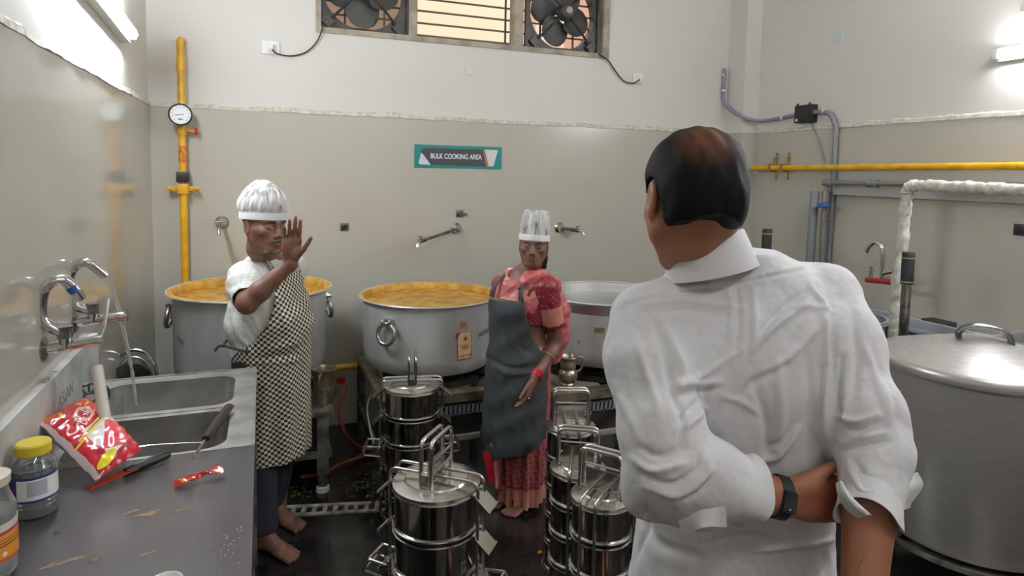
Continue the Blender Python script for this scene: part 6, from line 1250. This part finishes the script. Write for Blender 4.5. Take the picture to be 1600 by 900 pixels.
# apron
ck = mat('checked_apron_cloth', (206, 200, 176), .75); n = ck.node_tree.nodes; l = ck.node_tree.links; uvn = n.new('ShaderNodeTexCoord'); mp = n.new('ShaderNodeMapping'); mp.inputs['Rotation'].default_value = (0, 0, R(4)); cx_ = n.new('ShaderNodeTexChecker'); cx_.inputs['Scale'].default_value = 1/.0125; cx_.inputs['Color1'].default_value = lin((206, 200, 176)); cx_.inputs['Color2'].default_value = lin((34, 34, 36)); l.new(uvn.outputs['UV'], mp.inputs[0]); l.new(mp.outputs[0], cx_.inputs[0]); l.new(cx_.outputs[0], n['Principled BSDF'].inputs['Base Color'])
sa_ = SD()
def apm(th, z, a, b): return .006*np.sin(th*9+z*6)*np.clip((.95-z)*2, 0, 1)+.003*np.sin(z*60+th*3)*(z > .85)
sa_.loft(oB, hB, [(.385, .0, .03, .175, .145), (.55, 0, .025, .176, .15), (.75, 0, .02, .178, .16), (.88, 0, .015, .182, .168), (.95, 0, .02, .182, .175), (1.03, 0, .03, .184, .168), (1.14, 0, .015, .182, .142), (1.24, 0, .01, .172, .122), (1.30, 0, .005, .15, .105)], .01, mod=apm)
def apc(x, y, z):
    a = (x-bx)*rB[0]+(y-by)*rB[1]; b = (x-bx)*fB[0]+(y-by)*fB[1]; th = np.abs(np.arctan2(a, b)); z_ = z+0*x; lim = np.interp(z_.ravel(), [.39, .84, .90, .95, 1.02, 1.1, 1.22], [1.75, 1.9, 1.75, 1.25, .92, .74, .60]).reshape(z_.shape); d1 = (th-lim)*.15
    inner = .72-(np.sqrt((a/.19)**2+(b/.15)**2)); return np.maximum(np.maximum(d1, z_-1.235-.02*np.cos(th)), inner*.15)
sa_.cut(apc)
def apuv(co):
    d = co-V3(bx, by, 0); a, b_ = d@rB, d@fB; th = np.arctan2(a, b_); return np.stack([th*.17, co[:, 2]], 1)
FA = [([(395, 562), (430, 558), (482, 552)], 4, -.007), ([(385, 566), (430, 566), (480, 562)], 4, .006), ([(420, 545), (450, 540), (484, 530)], 4, .005), ([(440, 480), (450, 520), (470, 550)], 6, .005), ([(430, 600), (425, 650), (420, 715)], 8, -.008), ([(455, 600), (455, 660), (450, 715)], 8, .008), ([(472, 600), (470, 650), (462, 710)], 6, -.006)]
fa_ = folds(FA); sdobj('apron', sa_, (bx-.27, by-.27, .38), (bx+.27, by+.27, 1.30), .0042, ck, tB, disp=lambda co, N: fa_(co, N)+.0015*nz(co, 45), uv=apuv)
strapm = mat('strap_check', (60, 58, 54), .8, c2=(190, 184, 164), nscale=160, namt=(.48, .52))
for q in (1, -1):
    b = BM(); P = smooth_path([LB(q*.075, .125, 1.235), LB(q*.085, .09, 1.29), LB(q*.08, .045, 1.335), LB(q*.065, -.01, 1.368), LB(q*.045, -.055, 1.365), LB(0, -.07, 1.36)], 6); tube(b, P, .0085, 8, flat=(tuple(fB*.6+V3(0, 0, .8)), .35)); obj('neck_strap', b, strapm, tB)
b = BM(); w0 = LB(.175, -.06, .915); tube(b, smooth_path([LB(.19, .05, .92), LB(.19, -.03, .925), LB(.15, -.115, .93), LB(.0, -.16, .935), LB(-.15, -.115, .93)], 6), .006, 8); tube(b, smooth_path([LB(.17, -.085, .925), LB(.2, -.1, .93), LB(.215, -.11, .91)], 5), .006, 8); obj('waist_tie', b, mat('dark_tie', (44, 44, 46), .8), tB)
# trousers
st = SD(); st.loft(oB, hB, [(.8, 0, 0, .165, .12), (.9, 0, 0, .165, .125), (.93, 0, 0, .16, .12)], .02)
for q, fh, d in ((1, fh1, d1), (-1, fh2, d2)): st.chain([LB(q*.085, 0, .84), LB(q*.088, .02, .47), fh+d*.03+V3(0, 0, .1)], [.1, .078, .066], .03)
st.cut(lambda x, y, z: .085-z+0*x+0*y); sdobj('trousers', st, (bx-.3, by-.35, .05), (bx+.3, by+.3, .95), .006, mat('navy_trousers', (30, 31, 42), .8), tB, disp=lambda co, N: .004*nz(co*np.array([1, 1, .5]), 30))
# ================================================================== the woman in the pink saree and dark apron
wx, wy = 1.235, 3.0; aW = R(-58); tW = thing('person', (wx, wy, 0), 'person in a pink saree, tall white cap and dark grey apron', 'person'); rW, fW, uW = frame2(aW); hW = (fW[0], fW[1]); oW = (wx, wy)
UPZ = lambda z: z+.022*min(1, max(0, (z-.5)/.4))
LW = lambda a, b, z: V3(wx, wy, 0)+rW*a+fW*b+V3(0, 0, UPZ(z))
skW = skin('deep_brown_skin', (122, 84, 68), (102, 70, 56)); sd = SD()
hcW = at(834, 383, Y=2.97); frW = frame2(R(-27), -.02, .05); H = head(sd, hcW, frW, .9, True)
nbW = LW(0, .0, 1.185); sd.chain([H(0, -.02, -.05), H(0, -.02, -.1), nbW], [.045, .042, .05], .03)
S1, S2 = LW(-.15, .0, 1.135), LW(.14, .0, 1.112)       # her left and right shoulders
E1 = at(870, 536, Y=2.90); W1 = at(836, 590, Y=2.80)
sd.loft(oW, hW, [(UPZ(z_), *q_) for z_, *q_ in [(.68, 0, 0, .14, .11), (.8, 0, 0, .135, .105), (.9, 0, .0, .118, .092), (1.0, 0, .005, .125, .1), (1.09, 0, .0, .13, .095), (1.16, 0, 0, .115, .075), (1.2, 0, 0, .05, .05)]], .03)
sd.chain([S1, E1], [.044, .036], .04); sd.chain([E1, E1+(W1-E1)*.3, W1], [.036, .035, .022], .02)
E2 = LW(.17, -.03, .86); W2 = LW(.1, .12, .75); sd.chain([S2, E2, W2], [.04, .034, .022], .03); hand(sd, W2, unit(-rW*.4+fW*.3-V3(0, 0, .8)), -fW, -rW, .85, curl=(.3, .35, .4, .4))
for q in (-1, 1): sd.chain([LW(q*.07, 0, .76), LW(q*.075, .01, .42), LW(q*.07, -.0, .08)], [.08, .055, .034], .03)
fh, ft = at(828, 790, Z=0), at(790, 808, Z=0); d = unit(ft-fh); fh = ft-d*.215; bare_foot(sd, fh, ft, .92); bare_foot(sd, LW(.07, -.06, 0), LW(.07, .15, 0), .92); sd.chain([LW(-.075, .01, .42), fh+d*.03+V3(0, 0, .08)], [.05, .033], .03)
fdW = unit(at(822, 628, Y=2.79)-W1); pnW = unit(V3(-.75, .6, .1)); tsW = unit(V3(-.6, -.7, .1))
hand(sd, W1+fdW*.01, fdW, pnW, tsW, .9, curl=(.22, .3, .34, .36), th=(.35, 1., .25), spread=.03)
sdobj('body', sd, (wx-.36, wy-.36, 0), (wx+.38, wy+.36, 1.46), .006, skW, tW, fine=[(V3(1.0, 2.7, -.01), V3(1.45, 3.25, .1), .0032), (hcW-V3(.115, .125, .12), hcW+V3(.115, .125, .13), .0026), (W1-V3(.09, .08, .18), W1+V3(.08, .08, .03), .0024)])
face_bits(tW, H, frW, .9, -.003, (34, 28, 26), .5)
b = BM(); bmesh.ops.create_uvsphere(b, u_segments=12, v_segments=8, radius=.0022, matrix=Matrix.Translation(Vector(H(0, .094, .034)))); obj('bindi', b, mat('maroon_bindi', (90, 24, 30), .5), tW)
for q in (-1, 1): b = BM(); bmesh.ops.create_uvsphere(b, u_segments=14, v_segments=10, radius=.0052, matrix=Matrix.Translation(Vector(H(q*.0805, .0, -.038)))); obj('earring', b, mat('gold_stud', (226, 200, 140), .2, .8), tW)
# thin spectacles
b = BM()
for q in (-1, 1): tube(b, [H(q*.032+.0235*math.cos(a), .0985-.006*abs(q), -.004+.017*math.sin(a)) for a in [2*PI*k/28 for k in range(28)]], .0008, 6, closed=True); tube(b, smooth_path([H(q*.055, .0965, .004), H(q*.078, .06, .006), H(q*.082, .0, .0)], 4), .0008, 6)
tube(b, smooth_path([H(-.009, .099, .0), H(0, .105, .004), H(.009, .099, .0)], 4), .0008, 6); obj('spectacles', b, mat('thin_gold_frame', (170, 150, 110), .3, 1), tW)
hk = mat('black_hair_w', (22, 20, 21), .5, bump=.4, bscale=240, spec=.3)
sh = SD(); s_ = .9; r_, f_, u_ = frW; sh.ell(H(0, -.016, .037), np.array((.079, .098, .09))*s_, frW, .02); sh.ell(H(0, -.05, -.03), np.array((.06, .055, .05))*s_, frW, .03)
def cutW(x, y, z):
    b = ((x-hcW[0])*f_[0]+(y-hcW[1])*f_[1]+(z-hcW[2])*f_[2])/s_; c = ((x-hcW[0])*u_[0]+(y-hcW[1])*u_[1]+(z-hcW[2])*u_[2])/s_; return np.where(b > .03, .03, np.where(b > .0, .012, -.07))-c
sh.cut(cutW); sdobj('hair', sh, hcW-.13, hcW+.13, .0035, hk, tW)
sb_ = SD(); bun = H(-.045, -.085, -.075)
sb_.ell(bun, (.034, .03, .042), frW, .02); sb_.ell(bun+V3(.004, 0, -.04), (.022, .02, .03), frW, .02); sdobj('hair_bun', sb_, bun-.09, bun+.07, .0035, hk, tW, disp=lambda c, N: .004*nz(c, 120))
cap(tW, H, frW, .006, V3(-.004, .0, 0), .135, .1, 'tall', 2.1, True)
# blouse with a woven sleeve border
bl = SD(); bl.loft(oW, hW, [(UPZ(z_), *q_) for z_, *q_ in [(.945, 0, .0, .132, .108), (1.0, 0, .006, .14, .116), (1.09, 0, .0, .14, .108), (1.16, 0, 0, .125, .088), (1.2, 0, 0, .07, .062)]], .02); m1 = S1+(E1-S1)*.62; m2 = S2+(E2-S2)*.55
bl.chain([S1, m1], [.058, .058], .03); bl.chain([S2, m2], [.050, .05], .05); bl.chain([m1-(E1-S1)*.03, m1+(E1-S1)*.3], [.049, .054], .003, 's'); bl.chain([m2-(E2-S2)*.03, m2+(E2-S2)*.3], [.044, .05], .003, 's'); bl.chain([LW(0, .03, 1.15), LW(0, .06, 1.26)], [.05, .07], .006, 's')
def border(co, N):
    t_ = (co-S1)@(E1-S1)/((E1-S1)@(E1-S1)); dist = np.linalg.norm(co-S1-np.outer(t_, E1-S1), axis=1); k = np.clip(1-np.abs(t_-.47)/.15, 0, 1)*(dist < .066)
    dots = (np.sin(co[:, 0]*210)*np.sin(co[:, 1]*210)*np.sin(co[:, 2]*210) > .62)*.6; return np.where(k > 0, .75+.25*np.sin(co[:, 2]*500)*.5, dots)
sdobj('blouse', bl, (wx-.3, wy-.3, .93), (wx+.32, wy+.3, 1.27), .0042, tint_mat('maroon_silk', (128, 34, 46), (196, 138, 116), .45), tW, disp=lambda c, N: .0022*nz(c, 50), colfn=border)
# saree: lower wrap with pleats and a woven hem
pink, gold = (186, 84, 96), (198, 136, 118)
sk = SD()
RW = lambda L: [(UPZ(r[0]),)+tuple(r[1:]) for r in L]
def plt(th, z, a, b): return (.010*np.sin(th*13+z*2)+.006*np.sin(th*22+1))*np.clip((.72-z)*1.6, 0, 1)+.004*np.sin(th*5+z*14)
sk.loft(oW, hW, [(UPZ(z_), *q_) for z_, *q_ in [(.025, -.02, .0, .112, .105), (.12, -.02, 0, .112, .105), (.35, -.01, .0, .135, .125), (.6, 0, 0, .158, .135), (.75, 0, 0, .155, .125), (.82, 0, 0, .142, .112), (.84, 0, 0, .13, .1)]], .02, mod=plt); sk.loft(oW, hW, [(UPZ(z_), *q_) for z_, *q_ in [(0, -.02, 0, .098, .09), (.05, -.02, 0, .096, .09)]], .01, op='s')
def hemc(co, N):
    z = co[:, 2]; patt = .5+.5*np.sin((co[:, 0]*.7+z)*150)*np.sin((co[:, 0]-z*.8)*90); return np.where(z < .125, .92+.08*np.sin(z*260), np.where((z < .14), .0, np.clip(patt*.5, 0, .4)))
sarm = tint_mat('pink_saree_silk', (142, 46, 60), (200, 138, 118), .5)
sdobj('saree_wrap', sk, (wx-.25, wy-.25, .02), (wx+.25, wy+.25, .86), .0042, sarm, tW, disp=lambda c, N: .003*nz(c*np.array([1, 1, .3]), 46), colfn=hemc)
# tail of the drape hanging at the left, red lining showing
b = BM(); G = []
for i in range(15):
    v = i/14; row = []
    for j in range(17):
        u = j/16; xa, xb = 758-4*v+14*v*v, 800-12*v; y = 672+86*v+12*u*v; dY = .02*math.sin(u*8+v*2)*(.5+v)-.06*(1-(2*u-1)**2); row.append(b.verts.new(at(xa+(xb-xa)*u, y, Y=3.0+dY)))
    G.append(row)
for A_, B_ in zip(G, G[1:]):
    for j in range(16): b.faces.new((A_[j], A_[j+1], B_[j+1], B_[j]))
bmesh.ops.recalc_face_normals(b, faces=b.faces); bmesh.ops.solidify(b, geom=b.faces[:], thickness=.004); obj('hanging_pleat', b, mat('pleat_silk', (176, 92, 94), .5, c2=(196, 138, 122), nscale=30), tW)
b = BM(); G = []
for v in range(7):
    row = []
    for u in range(5): f = v/6; row.append(b.verts.new(at(754+f*8+(u/4)*(20-14*f*f), 704+46*f+u*2, Y=2.925-.01*math.sin(u*1.2+f*3))))
    G.append(row)
for A_, B_ in zip(G, G[1:]):
    for j in range(4): b.faces.new((A_[j], A_[j+1], B_[j+1], B_[j]))
bmesh.ops.recalc_face_normals(b, faces=b.faces); bmesh.ops.solidify(b, geom=b.faces[:], thickness=.003); obj('lining', b, mat('red_lining', (178, 18, 50), .5), tW)
# pallu: over her left shoulder, across the chest and down the back of the arm
pl = SD()
pl.chain([LW(-.0, .095, 1.12), LW(-.07, .075, 1.165), LW(-.12, .01, 1.185), LW(-.145, -.06, 1.14), LW(-.165, -.1, 1.0), LW(-.165, -.11, .87), LW(-.14, -.095, .76)], [.014, .024, .032, .034, .045, .045, .035], .02, flat=None, kk=.03)
pl.loft(oW, hW, [(UPZ(z_), *q_) for z_, *q_ in [(.98, 0, .03, .12, .1), (1.04, 0, .015, .14, .112), (1.1, 0, .005, .14, .108), (1.16, 0, 0, .126, .092), (1.21, 0, 0, .075, .07)]], .02); pl.chain([LW(0, .06, 1.2), LW(0, .08, 1.3)], [.045, .07], .006, 's'); pl.ell(LW(-.13, -.0, 1.0), (.06, .06, .075), None, .01, 's')
def plc(co, N):
    d_ = co-V3(wx, wy, 0); a, b_ = d_@rW, d_@fW; s = co[:, 2]+a*.5; band = (np.sin(s*42) > .1)*.55; front = np.clip((b_-.02)*20, 0, 1); return np.where(front > .5, .25+band*.9, .12+.5*(np.sin(co[:, 2]*130+a*60) > .3)*.5)
FP = [([(800, 470), (820, 440), (850, 425)], 3, .005), ([(812, 478), (835, 450), (862, 430)], 3, -.006), ([(850, 425), (875, 440), (888, 470)], 3, .006), ([(862, 420), (884, 440), (892, 490)], 3, -.005)]
fp_ = folds(FP); sdobj('pallu', pl, (wx-.35, wy-.35, .68), (wx+.4, wy+.35, 1.3), .0042, tint_mat('pallu_silk', (172, 62, 78), (208, 150, 130), .42), tW, disp=lambda c, N: fp_(c, N)+.004*nz(c*np.array([1, 1, .5]), 60)+.0015*nz(c, 130), colfn=plc)
# dark apron
sa_ = SD(); sa_.loft(oW, hW, [(UPZ(z_), *q_) for z_, *q_ in [(.27, -.0, .03, .18, .155), (.4, 0, .025, .18, .155), (.6, 0, .02, .178, .155), (.75, 0, .015, .172, .15), (.85, 0, .015, .158, .14), (.93, 0, .02, .156, .138), (1.02, 0, .02, .162, .15), (1.1, 0, .01, .15, .145), (1.13, 0, 0, .14, .135)]], .01, mod=lambda th, z, a, b: .008*np.sin(th*7+z*5)*np.clip((.85-z)*2, 0, 1)+.003*np.sin(z*45+th*4))
def awc(x, y, z):
    a = (x-wx)*rW[0]+(y-wy)*rW[1]; b = (x-wx)*fW[0]+(y-wy)*fW[1]; th0 = np.arctan2(a, b); th = np.abs(th0); z_ = z+0*x; lim = np.interp(z_.ravel(), [.27, .72, .8, .86, .92, 1.0, 1.08], [1.45, 1.55, 1.5, 1.2, .95, .78, .7]).reshape(z_.shape); bot = .325+.03*np.cos(th0*1.2+.4)-.03*th; bot = .30+.05*np.abs(th0-.1)**1.5
    return np.maximum(np.maximum(np.maximum((th-lim)*.13, z_-1.09), bot-z_), (.72-np.sqrt((a/.17)**2+(b/.15)**2))*.15)
sa_.cut(awc); FW_ = [([(775, 500), (790, 560), (780, 640)], 6, .007), ([(800, 500), (812, 540), (835, 555)], 5, -.006), ([(765, 560), (800, 575), (845, 570)], 4, -.006), ([(765, 570), (800, 585), (850, 580)], 4, .005), ([(790, 600), (785, 650), (790, 690)], 7, -.008), ([(815, 640), (820, 670), (830, 700)], 6, .008), ([(770, 610), (765, 650), (775, 680)], 6, .006)]
fw_ = folds(FW_); apM = mat('charcoal_apron', (60, 64, 66), .72, c2=(50, 54, 56), nscale=6, bump=.15, bscale=200)
sdobj('apron', sa_, (wx-.25, wy-.25, .24), (wx+.25, wy+.25, 1.12), .0042, apM, tW, disp=lambda co, N: fw_(co, N)+.0018*nz(co, 40))
for q in (1, -1):
    b = BM(); P = smooth_path([LW(q*.09, .14, 1.08), LW(q*.085, .13, 1.12), LW(q*.065, .08, 1.175), LW(q*.055, .03, 1.2), LW(q*.045, -.04, 1.215), LW(0, -.062, 1.21)], 6); tube(b, P, .0125, 8, flat=(tuple(unit(fW*.7+V3(0, 0, .7))), .3)); obj('neck_strap', b, apM, tW)
b = BM(); P0_ = LW(-.07, .125, 1.14); tube(b, smooth_path([P0_, P0_+V3(.012, -.01, -.05), P0_+V3(.02, -.005, -.11)], 5), .008, 8, flat=(tuple(fW), .4)); obj('strap_end', b, apM, tW)
# bangles
dW = unit(W1-E1)
def bangle(p, r, m, name, w=.002):
    u, v = (np.array(q) for q in frame_of(dW)); b = BM(); tube(b, [p+(u*math.cos(a)+v*math.sin(a))*r for a in [2*PI*k/28 for k in range(28)]], w, 8, closed=True); obj(name, b, m, tW)
bangle(E1+(W1-E1)*.42, .036, mat('pale_bangle', (190, 170, 130), .3, .5), 'bangle', .003)
for i in range(5): bangle(W1-dW*(.004+.007*i), .029, mat('red_glass_bangle', (186, 30, 50), .3), 'bangle', .0032)
b = BM(); rp_ = W1+fdW*.1+V3(.0, -.012, 0); u, v = (np.array(q) for q in frame_of(fdW)); tube(b, [rp_+(u*math.cos(a)+v*math.sin(a))*.0098 for a in [2*PI*k/16 for k in range(16)]], .002, 6, closed=True); obj('finger_ring', b, M['chrome'], tW)
b = BM(); ac = fh+d*.05; lathe(b, [(.052, .035), (.058, .04), (.055, .075), (.048, .075), (.052, .035)], ac+d*.02, 28); obj('underskirt_hem', b, mat('teal_cotton', (34, 110, 116), .7), tW)
